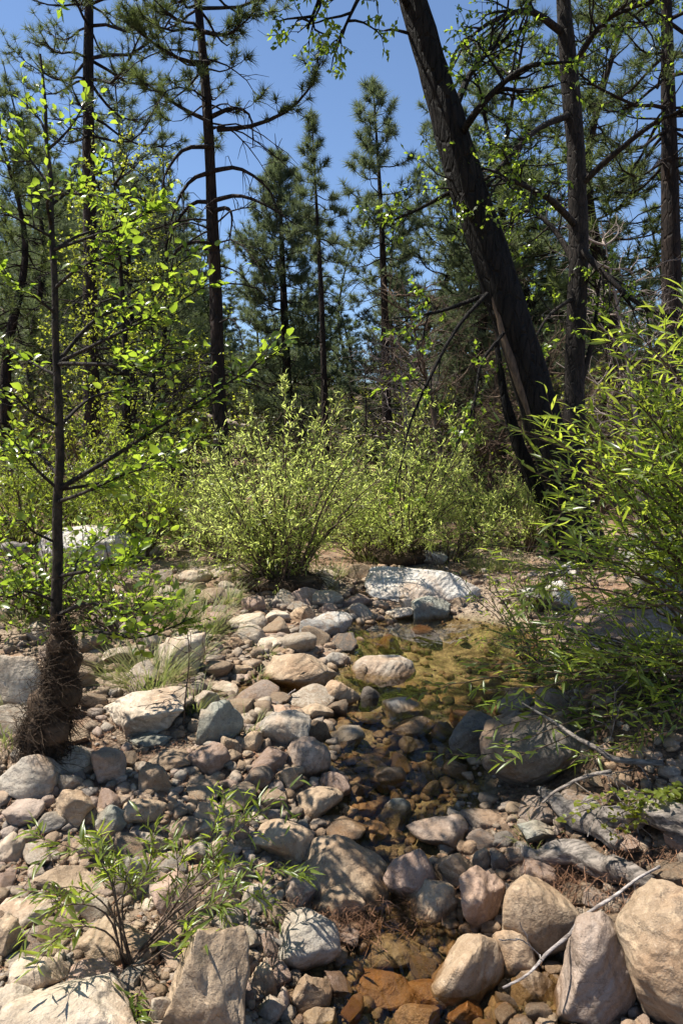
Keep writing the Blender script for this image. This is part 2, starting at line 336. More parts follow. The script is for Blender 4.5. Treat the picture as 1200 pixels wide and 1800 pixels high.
M = dict(rock=rock_mat('river_stone'), cobble=rock_mat('small_river_stones', True), ground=ground_mat(), water=water_mat(),
    pinebark=bark_mat('pine_bark', (.010, .007, .006), (.040, .025, .018), .3, 12),
    alderbark=bark_mat('dark_fissured_bark', (.0035, .0028, .0025), (.017, .013, .010), .22, 16, 1.0, .04),
    greybark=bark_mat('grey_brown_bark', (.010, .008, .007), (.040, .031, .025), .35, 20, .7, .02),
    saplingbark=bark_mat('dark_sapling_bark', (.012, .010, .008), (.055, .042, .030), .5, 30, .4, .01),
    twig=bark_mat('brown_twig_bark', (.06, .04, .028), (.17, .12, .08), .6, 30, .4, .01),
    deadtwig=plain_mat('bleached_twigs', (.14, .11, .095), (.34, .275, .24)),
    needle=leaf_mat('pine_needles', (.060, .085, .034), (.135, .165, .075), (.10, .14, .03), (.24, .30, .08), .36, .58, .28),
    needle2=leaf_mat('bluish_pine_needles', (.075, .105, .058), (.155, .185, .105), (.12, .16, .06), (.26, .32, .13), .38, .58, .28),
    alder=leaf_mat('alder_leaves', (.045, .085, .012), (.095, .16, .022), (.26, .40, .025), (.54, .70, .06), .5, .30, .6),
    willow=leaf_mat('willow_leaves', (.06, .10, .022), (.13, .18, .04), (.30, .43, .03), (.70, .80, .09), .5, .34, .6),
    farwillow=leaf_mat('light_willow_leaves', (.125, .17, .04), (.22, .27, .085), (.54, .68, .12), (.84, .90, .28), .62, .40, .5),
    spring=leaf_mat('new_spring_leaves', (.08, .11, .018), (.16, .19, .03), (.32, .40, .03), (.62, .66, .07), .52, .4, .5),
    shrub=leaf_mat('dull_shrub_leaves', (.045, .06, .022), (.10, .105, .04), (.08, .11, .02), (.2, .22, .05), .35, .5, .4),
    grass=leaf_mat('bunch_grass', (.07, .11, .025), (.30, .28, .12), (.16, .24, .04), (.4, .38, .14), .4, .5, .3),
    deadgrass=plain_mat('dead_flood_grass', (.015, .010, .007), (.085, .054, .031)), litter=plain_mat('fallen_needles', (.07, .035, .02), (.26, .135, .075)),
    drift=wood_mat('silvered_driftwood', (.05, .042, .036), (.29, .25, .215)), stick=wood_mat('bleached_stick', (.13, .105, .09), (.52, .47, .44)),
    log=wood_mat('fallen_log_wood', (.22, .17, .13), (.46, .38, .31)), heart=wood_mat('split_heartwood', (.045, .03, .02), (.145, .095, .06)))

# ------------------------------------------------------------------ ground and water
def axis(a, ext, n, c):
    b = math.asinh(ext / a); return c + a * np.sinh(np.linspace(-1, 1, n) * b)
gx = axis(1.5, 170, 360, .3); gy = axis(1.9, 175, 380, 3.6)
X, Y = np.meshgrid(gx, gy); Z = H(X, Y)
nx, ny = len(gx), len(gy); q = (np.arange(ny - 1)[:, None] * nx + np.arange(nx - 1)[None])
fq = np.concatenate([np.stack([q, q + 1, q + nx + 1], -1).reshape(-1, 3), np.stack([q, q + nx + 1, q + nx], -1).reshape(-1, 3)])
gm = tri_mesh('ground', np.stack([X, Y, Z], -1).reshape(-1, 3), fq)
bedv = sstep(.045, -.01, (Z - wl(Y)).ravel()) * (sdist(X, Y).ravel() < .5)
at_ = gm.attributes.new('bed', 'FLOAT', 'POINT'); at_.data.foreach_set('value', bedv.astype(np.float32))
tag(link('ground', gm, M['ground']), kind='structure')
wx = np.linspace(-1.6, 3.0, 150); wy = np.linspace(1.2, 7.3, 200); WX, WY = np.meshgrid(wx, wy)
keep = sdist(WX, WY) < .22
WZ = wl(WY) + .004 * n2(WX, WY, 3.1, 21) * (WY < 4.2)
nx = len(wx); q = (np.arange(len(wy) - 1)[:, None] * nx + np.arange(nx - 1)[None]); kq = keep[:-1, :-1]; q = q[kq]
fq = np.concatenate([np.stack([q, q + 1, q + nx + 1], -1).reshape(-1, 3), np.stack([q, q + nx + 1, q + nx], -1).reshape(-1, 3)])
used = np.unique(fq); rm = np.full(WX.size, -1); rm[used] = np.arange(len(used))
tag(link('stream_water', tri_mesh('stream_water', np.stack([WX, WY, WZ], -1).reshape(-1, 3)[used], rm[fq]), M['water']), kind='structure')

# ------------------------------------------------------------------ rocks
def ico(sub):
    bm = bmesh.new(); bmesh.ops.create_icosphere(bm, subdivisions=sub, radius=1)
    v = np.array([x.co[:] for x in bm.verts]); f = np.array([[y.index for y in x.verts] for x in bm.faces]); bm.free(); return v, f
ICO = {k: ico(k) for k in (1, 2, 3, 4, 5)}
def rotm(ax, a):
    c, s = math.cos(a), math.sin(a); i, j = [(1, 2), (2, 0), (0, 1)][ax]; R = np.eye(3); R[i, i] = c; R[j, j] = c; R[i, j] = -s; R[j, i] = s; return R
def rock_shape(seed, ang=.5, sub=4, aspect=1.0, roll=0.0, rough=1.0):
    g = np.random.default_rng(seed); v, f = ICO[sub]; v = v.copy()
    for _ in range(int(6 + 9 * ang)):                 # worn facets
        n = unit(g.normal(size=3)); lim = g.uniform(.56, .84) - .16 * ang; s = v @ n; e = s - lim; w = .10 - .07 * ang
        cut = np.where(e > w, e, np.where(e > -w, (e + w) ** 2 / (4 * w), 0)); v -= (cut * (.70 + .28 * ang))[:, None] * n
    o = g.uniform(-50, 50, 3)
    r = 1 + .15 * vnoise(v * 1.1 + o, seed) + .07 * vnoise(v * 2.4 + o, seed + 1) + rough * (.042 * vnoise(v * 5.5 + o, seed + 2) + .026 * vnoise(v * 12 + o, seed + 3))
    if sub >= 4 and ang > .3:                         # cracks and ledges
        r -= .055 * ang * sstep(.09, .0, np.abs(vnoise(v * 1.7 + o * 2, seed + 5)))
    v = v * r[:, None] * np.array([aspect, 1, 1])
    v = v @ rotm(1, roll).T @ rotm(2, g.uniform(-.4, .4) if aspect != 1 else g.uniform(0, 6)).T
    c = (v.max(0) + v.min(0)) / 2; return (v - c) / ((v.max(0) - v.min(0)) / 2), f
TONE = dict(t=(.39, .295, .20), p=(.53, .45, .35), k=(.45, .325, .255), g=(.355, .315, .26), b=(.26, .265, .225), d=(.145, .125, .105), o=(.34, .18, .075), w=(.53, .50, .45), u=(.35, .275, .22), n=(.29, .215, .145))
HLAB = []
placed = []                                           # (x, y, radius) of stones already laid
HERO = [
 # stones standing in and along the middle of the stream
 (460,1142,592,1232,'t',.7,'big tan boulder with a flat top standing in the shallow stream'),
 (615,1152,730,1208,'g',.1,'smooth blue-grey boulder with a dip in its back, beside the pool'),
 (619,1168,652,1208,'n',.5,'small brown stone leaning on the smooth blue-grey boulder'),
 (345,1228,428,1332,'b',1.,'upright slate-green slab with a split face, in shallow water'),
 (165,1213,335,1296,'p',.8,'long pale slab covered in sharp leaf shadows'),
 (-15,1320,106,1412,'g',.2,'round grey boulder dappled with shade beneath the flood debris'),
 (-20,1150,78,1272,'p',.6,'cream boulder half hidden behind the debris-wrapped sapling'),
 (275,1112,362,1202,'p',.7,'bright cream boulder behind the tall bunch grass'),
 (236,1108,285,1160,'p',.6,'smaller cream rock wedged against the bright boulder behind the grass'),
 (402,1076,472,1114,'p',.3,'low white-tan boulder just below the willow root mound'),
 (462,1074,512,1100,'p',.3,'flat white-tan stone between two rounded stones below the willow'),
 (508,1064,556,1098,'t',.3,'rounded sandy stone in front of the willow root mound'),
 (330,1036,378,1062,'p',.3,'pale loaf-shaped stone lying in the grass by the gravel'),
 (368,1197,422,1232,'p',.7,'pale angular stone at the edge of the orange side pool'),
 (452,1253,548,1322,'g',.4,'grey-tan boulder below the orange side pool'),
 (503,1300,582,1370,'u',.2,'smooth purplish-grey boulder beside the cascade'),
 (523,1236,587,1272,'t',.3,'low tan stone with its foot in the side pool'),
 (458,1240,516,1267,'k',.3,'flat pinkish stone awash in the side pool'),
 (418,1284,462,1327,'t',.4,'squarish tan stone tucked beside the slate-green slab'),
 (388,1294,427,1332,'n',.4,'dark brown stone at the foot of the slate-green slab'),
 (163,1320,222,1392,'u',.5,'purple-grey rock lying at the foot of the sapling'),
 (250,1316,344,1354,'n',.4,'long brown stone under a drift of dead needles'),
 (244,1344,304,1400,'n',.8,'angular brown rock with a notched top on the stony bank'),
 (218,1286,302,1320,'b',.5,'dark flat stone in front of the long pale slab'),
 (424,1344,480,1392,'d',.3,'dark wet stone at the edge of the cascade pool'),
 (483,1348,534,1392,'t',.4,'tan-grey stone wedged below the purplish boulder'),
 (401,1119,437,1148,'n',.6,'brown block with a shaded face on the left gravel'),
 (450,1120,503,1144,'p',.2,'pale flat cobble at the inlet of the side pool'),
 (409,1166,450,1190,'t',.3,'low sandy cobble left of the big flat-topped boulder'),
 (563,1144,614,1174,'g',.2,'smooth grey stone behind the flat-topped boulder'),
 (564,1194,632,1256,'t',.4,'tan-grey boulder touching the flat-topped boulder'),
 (568,1276,642,1312,'g',.3,'flat grey stone lapped by water above the cascade'),
 (628,1208,674,1252,'d',.4,'dark wet stone below the smooth blue-grey boulder'),
 (670,1228,744,1272,'g',.5,'mottled grey stone half in the dark water'),
 (620,1248,674,1272,'u',.2,'low wet purplish stone in the narrows'),
 (686,1260,768,1302,'n',.2,'dome-shaped brown stone perched over the stream'),
 (700,1293,748,1322,'d',.4,'dark wet stone under the brown dome'),
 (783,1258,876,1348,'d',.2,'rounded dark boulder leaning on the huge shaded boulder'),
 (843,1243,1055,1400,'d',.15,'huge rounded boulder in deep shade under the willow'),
 (642,1340,714,1388,'n',.2,'wet brown stone in the middle of the cascade pool'),
 (620,1330,686,1360,'u',.2,'low wet stone behind the brown stone in the cascade pool'),
 (740,1368,776,1397,'d',.4,'small dark stone beside the cascade pool'),
 (720,1046,794,1097,'b',.9,'angular grey boulder with one bright face at the pool head'),
 (638,990,838,1064,'w',.4,'long whale-backed slab of pale granite above the pool'),
 (606,1060,657,1090,'g',.4,'grey speckled rock at the pool inlet'),
 (675,1066,730,1092,'p',.4,'sandy rock between two grey ones at the pool inlet'),
 (700,1050,730,1074,'w',.4,'small white stone on the sandy rocks by the granite slab'),
 (788,1049,818,1069,'t',.4,'small tan stone on the gravel bar'),
 (918,1020,1012,1092,'w',.8,'white angular boulder half hidden by willow leaves'),
 (962,988,1018,1024,'w',.8,'pale block at the foot of the leaning tree'),
 (1095,945,1260,1075,'b',.6,'large blue-grey boulder shaded behind the willow stems'),
 (68,922,278,1012,'w',.25,'big pale grey dome of granite among the left saplings'),
 (730,965,785,1000,'w',.6,'grey-white stone under the roots of the second willow'),
 (455,985,530,1012,'w',.5,'pale rock seen through the willow stems'),
 (310,1000,370,1030,'p',.4,'pale stone by the fallen pole'),
 # cascade and the piled stones below it
 (518,1384,604,1442,'t',.4,'warm orange-tan stone lit at the end of the cascade pool'),
 (553,1438,652,1484,'n',.4,'flat brown slab bridging the cascade'),
 (612,1410,652,1438,'k',.6,'little pinkish-white stone in the cascade'),
 (638,1441,683,1472,'k',.4,'small pink stone below the pinkish-white one'),
 (664,1406,724,1457,'b',.5,'blue-grey angular stone in the cascade'),
 (713,1431,824,1492,'u',.4,'broad grey-brown slab at the lip of the cascade'),
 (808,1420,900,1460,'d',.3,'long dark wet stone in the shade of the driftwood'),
 (768,1470,808,1508,'g',.5,'grey stone under the lip slab'),
 (828,1490,862,1537,'n',.3,'upright brown cobble beside the rough conglomerate boulder'),
 (860,1497,894,1542,'d',.4,'dark cobble in the gap by the gnarled log'),
 (864,1460,908,1492,'d',.5,'dark angular stone behind the gnarled log'),
 (908,1443,974,1492,'b',.6,'greenish-grey rock under the driftwood'),
 (506,1476,694,1584,'t',.35,'broad pale tan boulder like a pillow in mid channel'),
 (443,1446,552,1520,'t',.4,'tan boulder dappled with leaf shadow beside the pillow boulder'),
 (488,1543,558,1602,'u',.6,'purple-grey wedge in the lee of the pillow boulder'),
 (546,1560,642,1628,'t',.5,'tan rock in front of the pillow boulder'),
 (672,1496,762,1604,'k',.7,'pinkish-brown boulder with an angled top'),
 (716,1558,802,1632,'t',.2,'round tan stone with a dark underside'),
 (764,1494,848,1577,'t',.9,'rough crumbly conglomerate boulder'),
 (804,1538,892,1644,'k',.8,'pinkish rock with slanting streaks'),
 (873,1543,1022,1698,'t',.3,'big egg-shaped tan boulder with a shadow across its shoulder'),
 (860,1638,948,1728,'t',.3,'tan stone at the foot of the egg-shaped boulder'),
 (748,1642,898,1772,'t',.4,'boulder with a dry pale top and wet amber sides in the pool'),
 (970,1616,1128,1830,'u',.3,'large purple-grey boulder crossed by the curved shadow of a stick'),
 (1096,1586,1290,1840,'t',.3,'large tan boulder patterned by willow shadows at the corner'),
 (610,1703,738,1774,'o',.2,'amber stone lying under the clear water'),
 (628,1646,744,1702,'g',.3,'wet grey-brown stone below the red needle dam'),
 (718,1723,797,1772,'o',.3,'small reddish amber stone in the lower pool'),
 (784,1754,850,1800,'o',.3,'dark amber stone at the front of the lower pool'),
 (693,1766,775,1816,'k',.4,'pale pink stone breaking the surface of the lower pool'),
 (893,1702,988,1778,'n',.3,'brown stone under water beside the white stick'),
 (478,1613,600,1714,'g',.35,'smooth light grey slab next to the red needle dam'),
 (508,1713,584,1788,'n',.7,'speckled brown rock at the edge of the lower pool'),
 (438,1704,488,1764,'t',.6,'greenish tan block beside the curled root'),
 (483,1743,518,1784,'u',.3,'round purplish cobble by the curled root'),
 (451,1757,504,1806,'g',.5,'pale blue-grey cobble at the bottom edge'),
 (525,1766,592,1810,'p',.4,'pale cobble at the bottom edge of the lower pool'),
 # left bank, front
 (276,1643,440,1850,'t',.9,'large blocky tan boulder with a dark overhang'),
 (10,1722,256,1850,'p',.5,'wide cream slab striped by willow shadows in the front corner'),
 (-12,1738,58,1796,'p',.4,'cream stone at the corner of the wide striped slab'),
 (-25,1610,32,1704,'t',.4,'tan stone cut by the left edge of the picture'),
 (-8,1583,94,1638,'p',.4,'pinkish cream slab behind the willow sprout'),
 (118,1622,284,1688,'t',.6,'tan slab behind the base of the willow sprout'),
 (262,1538,354,1624,'k',.6,'pink rock behind the diagonal willow stem'),
 (46,1522,198,1584,'t',.5,'long tan stone under the willow sprout leaves'),
 (100,1388,170,1458,'t',.4,'egg-shaped tan stone with a striped shadow'),
 (12,1410,78,1458,'u',.4,'purplish stone under the round grey boulder'),
 (60,1423,122,1468,'g',.3,'grey cobble beside the egg-shaped striped stone'),
 (166,1420,224,1478,'b',.5,'dark blue-grey stone beside the egg-shaped striped stone'),
 (218,1403,294,1458,'t',.5,'tan angular rock in dappled shade'),
 (342,1407,414,1454,'t',.4,'round tan stone behind the sprout leaves'),
 (195,1498,266,1602,'g',.7,'tall grey rock behind the sprout stems'),
 (22,1678,118,1744,'p',.5,'cream stone in front of the willow sprout'),
 (112,1688,194,1744,'k',.5,'pinkish tan stone by the willow sprout base'),
 (398,1512,450,1558,'u',.3,'purplish cobble under the sprout tips'),
 (422,1556,484,1612,'g',.5,'grey rock between the pink rock and the purple wedge'),
 (262,1748,308,1812,'g',.9,'rough grey rock under the overhang of the blocky boulder'),
 (-10,1470,44,1524,'p',.4,'pale stone at the left edge under the leaf tips'),
 (300,1440,352,1480,'n',.4,'brown stone in the shade of the sprout leaves'),
 (355,1470,420,1512,'t',.5,'tan rock behind the sprout tips'),
 (246,1580,276,1606,'p',.2,'small egg-like stone resting against the pink rock'),
 (258,1572,286,1596,'p',.3,'small cream cobble on the pink rock'),
]
for i, (x0, y0, x1, y1, tone, ang, label) in enumerate(HERO):
    cx, cy, hw, hh = (x0 + x1) / 2, (y0 + y1) / 2, (x1 - x0) / 2, (y1 - y0) / 2
    d = ray(cx, cy); th = math.atan2(-d[2], d[1]); p = gnd(cx, min(y1, 1830) * .6 + cy * .4, 0, .06); sub = 'under water' in label or 'under the clear' in label; shelf = 9.0 if sub else .06
    for _ in range(4):
        dep = (p[1] * CP - (p[2] - CAMZ) * SP)
        rx = hw * dep / F; app = hh * dep / F * 1.02; ry = rx * .8
        ry = min(ry, app * .8 / max(math.sin(th), .05), rx * 1.2)
        rz = math.sqrt(max(app ** 2 - (ry * math.sin(th)) ** 2, (.28 * rx) ** 2)) / math.cos(th); rz = min(rz, rx * 1.5)
        sink = .42 if rz > .35 * rx else .25
        p = gnd(cx, cy, rz * sink, shelf); p[2] += rz * sink
    v, f = rock_shape(100 + i, min(ang + .28, 1.1), 5 if hw > 75 else 4, 1.0 + .8 * ((i * 37 % 10) / 10), 0.0, .7 + .8 * ang)
    m = tri_mesh('rock', v * np.array([rx, ry, rz]), f)
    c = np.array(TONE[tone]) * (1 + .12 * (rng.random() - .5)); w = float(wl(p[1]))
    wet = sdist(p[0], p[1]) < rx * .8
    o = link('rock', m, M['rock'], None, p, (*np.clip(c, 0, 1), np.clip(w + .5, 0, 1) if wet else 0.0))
    tag(o, label, 'rock', 'boulders and stones of the stream bed'); HLAB.append(label); placed.append((p[0], p[1], max(rx, ry)))
variants = [tri_mesh('rock', *rock_shape(900 + i, (.45, .75, 1.0)[i % 3], 4, 1 + .09 * i)) for i in range(12)]
def free(x, y, r, k):
    return all((x - a) ** 2 + (y - b) ** 2 > (k * (r + c)) ** 2 for a, b, c in placed)
KIND = {'t': 'tan', 'p': 'cream', 'k': 'pinkish', 'g': 'grey', 'u': 'purplish', 'n': 'brown', 'b': 'blue-grey', 'd': 'dark'}
cnt = 0; NC = 5000; CX = rng.uniform(-10, 1210, NC); CY = rng.uniform(1010, 1810, NC); CP_ = gnds(CX, CY); CD = sdist(CP_[:, 0], CP_[:, 1]); CS = np.sort(12 + 30 * rng.random(NC) ** 1.8)[::-1]
for px, py, p, dw, s in zip(CX, CY, CP_, CD, CS):
    if cnt >= 185: break
    if px > 760 and 1080 < py < 1240: continue
    if px > 1050 and py < 1400: continue
    r = s * (1.0 if py > 1100 else .7) * p[1] / F
    if dw < -.05 and (rng.random() < (.85 if py < 1240 else .45) or s > 30): continue
    if px > 760 and 1015 < py < 1130: continue
    if px < 345 and 1080 < py < 1330 and (px * 7 + py * 13) % 10 < 6.5: continue
    if not free(p[0], p[1], r, .74): continue
    side = 'dark' if px > 880 and py < 1560 else 'lit'
    if dw < 0: zone = 'lying in the clear water of the stream'; keys = 'nttonku'
    elif px < 560: zone = 'on the stony bank below the flood-wrapped sapling' if py > 1240 else 'on the pale gravel bank left of the pool'; keys = 'tttppkknug'
    elif py < 1130: zone = 'on the gravel around the granite slab'; keys = 'pttwk'
    else: zone = 'among the boulders right of the stream'; keys = 'ttnnukd'
    t = keys[rng.integers(len(keys))]; c = np.array(TONE[t]) * rng.uniform(.85, 1.15)
    nm = {'o': 'amber', 'w': 'white'}.get(t, KIND.get(t, ''))
    o = link('rock', variants[rng.integers(12)], M['rock'], None, (p[0], p[1], p[2] + r * (.25 if dw > -.05 else .45)), (*np.clip(c, 0, 1), np.clip(float(wl(p[1])) + .5, 0, 1) if dw < .05 else 0))
    o.scale = (r, r * rng.uniform(.65, 1), r * rng.uniform(.45, .85)); o.rotation_euler = (rng.uniform(-.25, .25), rng.uniform(-.25, .25), rng.uniform(0, 6.3))
    lab = HLAB[int(np.argmin([(p[0] - q[0]) ** 2 + (p[1] - q[1]) ** 2 for q in placed[:len(HERO)]]))]; lab = f'small {nm} cobble ' + ('under water ' if dw < -.05 else '') + 'by the ' + lab; lab = ' '.join(lab.split()[:16])
    tag(o, lab, 'rock', lab); placed.append((p[0], p[1], r * .9)); cnt += 1
# the countless smaller stones
mb = MB(); small = [rock_shape(1500 + i, .8, 2) for i in range(10)]; PA = np.array(placed)
NC = 11500; CX = rng.uniform(-60, 1260, NC); CY = rng.uniform(1000, 1840, NC); CP_ = gnds(CX, CY); CD = sdist(CP_[:, 0], CP_[:, 1])
for px, py, p, dw in zip(CX, CY, CP_, CD):
    if px > 1080 and py < 1300: continue
    if dw < -.08 and rng.random() < (.7 if py < 1230 else .35): continue
    if px > 770 and 1030 < py < 1120 and rng.random() < .8: continue
    if px < 330 and 1060 < py < 1330 and rng.random() < .75: continue
    if px > 790 and 1240 < py < 1560 and rng.random() < .7: continue
    r = (3.5 + 16 * rng.random() ** 1.35) * rng.uniform(.6, 1.15) * p[1] / F * (1 if py > 1120 else .7); r = min(r, .065)
    dd = (PA[:, 0] - p[0]) ** 2 + (PA[:, 1] - p[1]) ** 2
    if np.any(dd < (PA[:, 2] * .7) ** 2): continue
    v, f = small[rng.integers(10)]
    mb.add((v * np.array([r, r * rng.uniform(.6, 1), r * rng.uniform(.45, .8)])) @ rotm(2, rng.uniform(0, 6.3)).T + (p + np.array([0, 0, r * .25])), f)
tag(link('pebbles', mb.mesh('pebbles'), M['cobble']), 'loose pebbles and small stones strewn over the stream bed', 'pebbles', None, 'stuff')
mb = MB(); v0, f0 = ICO[1]; n = 10000
gp = np.stack([rng.uniform(-4, 4.2, n), rng.uniform(1.5, 9, n)], 1); k = np.abs(gp[:, 0]) < gp[:, 1] * .62 + .3; gp = gp[k]; gd = sdist(gp[:, 0], gp[:, 1]); gp = gp[gd > -.15]; gz = H(gp[:, 0], gp[:, 1]); n = len(gp)
gr = rng.uniform(.006, .019, n); VV = v0[None] * (gr[:, None] * rng.uniform(.6, 1.2, (n, 3)))[:, None] * rng.uniform(.8, 1.2, (n, len(v0), 1)) + np.concatenate([gp, (gz + gr * .3)[:, None]], 1)[:, None]
mb.add(VV.reshape(-1, 3), (f0[None] + np.arange(n)[:, None, None] * len(v0)).reshape(-1, 3))
tag(link('gravel', mb.mesh('gravel', False), M['cobble']), 'fine tan gravel between the stones', 'gravel', None, 'stuff')

# ------------------------------------------------------------------ pines
def pine(path, r0, cb, Lmax, nwh, seed, tuft=.17, k=34, dead=10, dense=6, prof=1.0, per=4, updn=(-.25, .75), hero=(), nwidth=.010):
    """trunk along PATH; whorls of limbs from the fraction CB of the height; returns trunk, limbs and needle meshes"""
    g = np.random.default_rng(seed); T = spline(path, 26); n = len(T); tr = MB(); limbs = []; nd = MB()
    hgt = T[-1][2] - T[0][2]; t = np.linspace(0, 1, n)
    tube(tr, T, np.maximum(r0 * (1 - t * .93) * (1 + .35 * np.exp(-t * 22)), .008), 9, .10, seed)
    TP, TA, TS = [], [], []
    def pos(u): return np.array([np.interp(u, t, T[:, i]) for i in range(3)])
    def limb(p, d, L, r, alive, up, den):
        mb = MB(); m = 7; P = [p]; dd = unit(d)
        for i in range(m - 1):
            s = (i + 1) / (m - 1)
            dd = unit(dd + np.array([0, 0, (-.16 if s < .5 else .30 * up)]) * 1.0 + g.normal(size=3) * .10); P.append(P[-1] + dd * L / (m - 1))
        P = np.array(P); tube(mb, P, r * (1 - np.linspace(0, .8, m)), 5)
        sidev = unit(np.cross(d, [0, 0, 1.]))
        nt = max(int(den * (L / .8 + .3)), 2)
        for j in range(nt):
            s = g.uniform(.28 if alive else .4, 1.0); q = P[min(int(s * (m - 1)), m - 2)]; q = q + (P[min(int(s * (m - 1)), m - 2) + 1] - q) * (s * (m - 1) % 1)
            ax = unit(unit(P[-1] - P[0]) * .7 + sidev * g.choice([-1, 1]) * g.uniform(.3, 1.0) + np.array([0, 0, g.uniform(-.15, .7)]))
            l = g.uniform(.14, .42) * min(L, 1.7) * (1.15 - .5 * s)
            mid = q + ax * l * .5 - np.array([0, 0, .04 * l]); e = q + ax * l + np.array([0, 0, l * (.25 if alive else -.25)])
            tube(mb, np.array([q, mid, e]), [r * .32 + .002, r * .22 + .002, .003], 3)
            if alive:
                TP.append(e); TA.append(unit(e - mid)); TS.append(tuft * g.uniform(.8, 1.2))
                if l > .3: TP.append(mid); TA.append(unit(e - q) + [0, 0, .4]); TS.append(tuft * .8)
        if alive: TP.append(P[-1]); TA.append(unit(P[-1] - P[-2])); TS.append(tuft * 1.15)
        limbs.append(mb)
    for w in range(nwh):
        u = cb + (1 - cb) * max((w + g.uniform(-.2, .2)) / nwh, 0.0) ** .92; u = np.clip(u, cb, .985); a0 = g.uniform(0, 6.3); s = (u - cb) / (1 - cb)
        Lw = Lmax * ((1 - s) ** prof * (.55 + .45 * min(s / .18, 1)) + .05)
        for b in range(per):
            a = a0 + b * 6.283 / per + g.uniform(-.4, .4); L = Lw * g.uniform(.55, 1.12)
            if g.random() < .08: continue
            e = updn[0] + (updn[1] - updn[0]) * s + g.uniform(-.12, .12)
            limb(pos(u), np.array([math.cos(a) * math.cos(e), math.sin(a) * math.cos(e), math.sin(e)]), L, max(.012 * L + .006, .35 * r0 * (1 - u) * .5), True, 1.0 - .3 * s, dense)
    for _ in range(dead):
        u = g.uniform(cb * .35, cb * 1.15); a = g.uniform(0, 6.3); limb(pos(u), np.array([math.cos(a), math.sin(a), .25]), Lmax * g.uniform(.35, .95), .016, False, -1.0, 3)
    for P, den in hero:                               # limbs read from the photograph
        P = spline(P, 9); mb = MB(); tube(mb, P, np.linspace(.035, .008, 9), 6); limbs.append(mb)
        for j in range(-den):
            s = g.uniform(.3, 1); i = min(int(s * 8), 7); q = P[i]; l = g.uniform(.12, .38); ax = unit(unit(P[i + 1] - P[i]) * .6 + g.normal(size=3) * .5 + np.array([0, 0, -.1])); tube(mb, np.array([q, q + ax * l * .5, q + ax * l * .8 - [0, 0, .3 * l], q + ax * l * .85 - [0, 0, .7 * l]]), [.007, .006, .004, .003], 3)
        for j in range(den):
            s = g.uniform(.3, 1); i = min(int(s * 8), 7); q = P[i] + (P[i + 1] - P[i]) * (s * 8 % 1); l = g.uniform(.12, .34)
            ax = unit(unit(P[i + 1] - P[i]) * .8 + g.normal(size=3) * .45 + np.array([0, 0, .55])); e = q + ax * l
            tube(mb, np.array([q, q + ax * l * .5 - [0, 0, .03], e]), [.008, .006, .004], 3); TP.append(e); TA.append(ax); TS.append(tuft * g.uniform(.85, 1.2))
    TP.append(T[-1]); TA.append(np.array([0, 0, 1.])); TS.append(tuft)
    tufts(nd, np.array(TP), np.array(TA), np.array(TS), k, g, nwidth)
    return tr, limbs, nd
def build_pine(name, label, path, mat='needle', split=False, group=None, **kw):
    base = np.asarray(path[0], float); tr, limbs, nd = pine(path, **kw)
    root = empty(name, base, label, 'tree', group)
    if not split:
        for l in limbs: tr.add(np.concatenate(l.v), np.concatenate(l.f))
    link('trunk', tr.mesh('trunk', True, base), M['pinebark'], root)
    if split:
        for l in limbs: link('branch', l.mesh('branch', True, base), M['pinebark'], root)
    link('crown', nd.mesh('crown', False, base), M[mat], root)
    return root
def pxpath(L, Y): return [at(a, b, Y + (i * .02)) for i, (a, b) in enumerate(L)]
def based(path): p = list(path); q = np.array(p[0]); p[0] = np.array([q[0], q[1], h1(q[0], q[1]) - .1]); return p
p2 = based(pxpath([(396, 945), (385, 700), (376, 450), (365, 200), (348, 0), (338, -180), (330, -420), (326, -620)], 10.5))
h2 = [([at(382, 228, 10.5), at(440, 222, 10.4), at(500, 198, 10.3), at(540, 160, 10.2), at(562, 110, 10.2)], 26),
      ([at(368, 110, 10.5), at(320, 105, 10.3), at(262, 70, 10.1), at(225, 40, 10)], 22), ([at(352, 55, 10.5), at(400, 60, 10.3), at(440, 30, 10.2)], 16),
      ([at(372, 215, 10.5), at(320, 190, 10.6), at(262, 150, 10.7), at(230, 130, 10.8)], 20),
      ([at(376, 300, 10.5), at(420, 296, 10.4), at(468, 328, 10.3), at(490, 372, 10.3)], -12), ([at(378, 352, 10.5), at(420, 344, 10.3), at(470, 362, 10.2), at(520, 395, 10.2)], -10), ([at(374, 258, 10.5), at(325, 262, 10.3), at(294, 300, 10.2), at(284, 335, 10.2)], -12),
      ([at(374, 302, 10.5), at(335, 318, 10.4), at(306, 370, 10.3), at(290, 450, 10.3)], -12), ([at(377, 356, 10.5), at(338, 358, 10.6), at(306, 400, 10.7), at(294, 455, 10.7)], -10), ([at(378, 370, 10.5), at(400, 366, 10.3), at(408, 385, 10.3), at(402, 430, 10.3)], -6), ([at(372, 205, 10.5), at(410, 190, 10.6), at(440, 205, 10.7), at(445, 260, 10.7)], -12), ([at(380, 430, 10.5), at(345, 425, 10.3), at(310, 440, 10.2), at(300, 480, 10.2)], -8)]
build_pine('pine_tree', 'tall dark pine with bare arching lower limbs behind the main willow', p2, split=True, r0=.125, cb=.44, Lmax=1.9, nwh=15, seed=3, dead=26, dense=3.2, per=4, k=60, hero=h2, prof=.5)
p3 = based(pxpath([(160, 800), (158, 400), (156, 100), (160, -150), (158, -420)], 13.5))
build_pine('pine_tree', 'dark pine with long level boughs behind the sapling', p3, r0=.17, cb=.36, Lmax=2.6, nwh=15, seed=4, dead=10, dense=5, prof=.6, k=34)
p4 = based(pxpath([(512, 745), (500, 560), (494, 400), (489, 268)], 19))
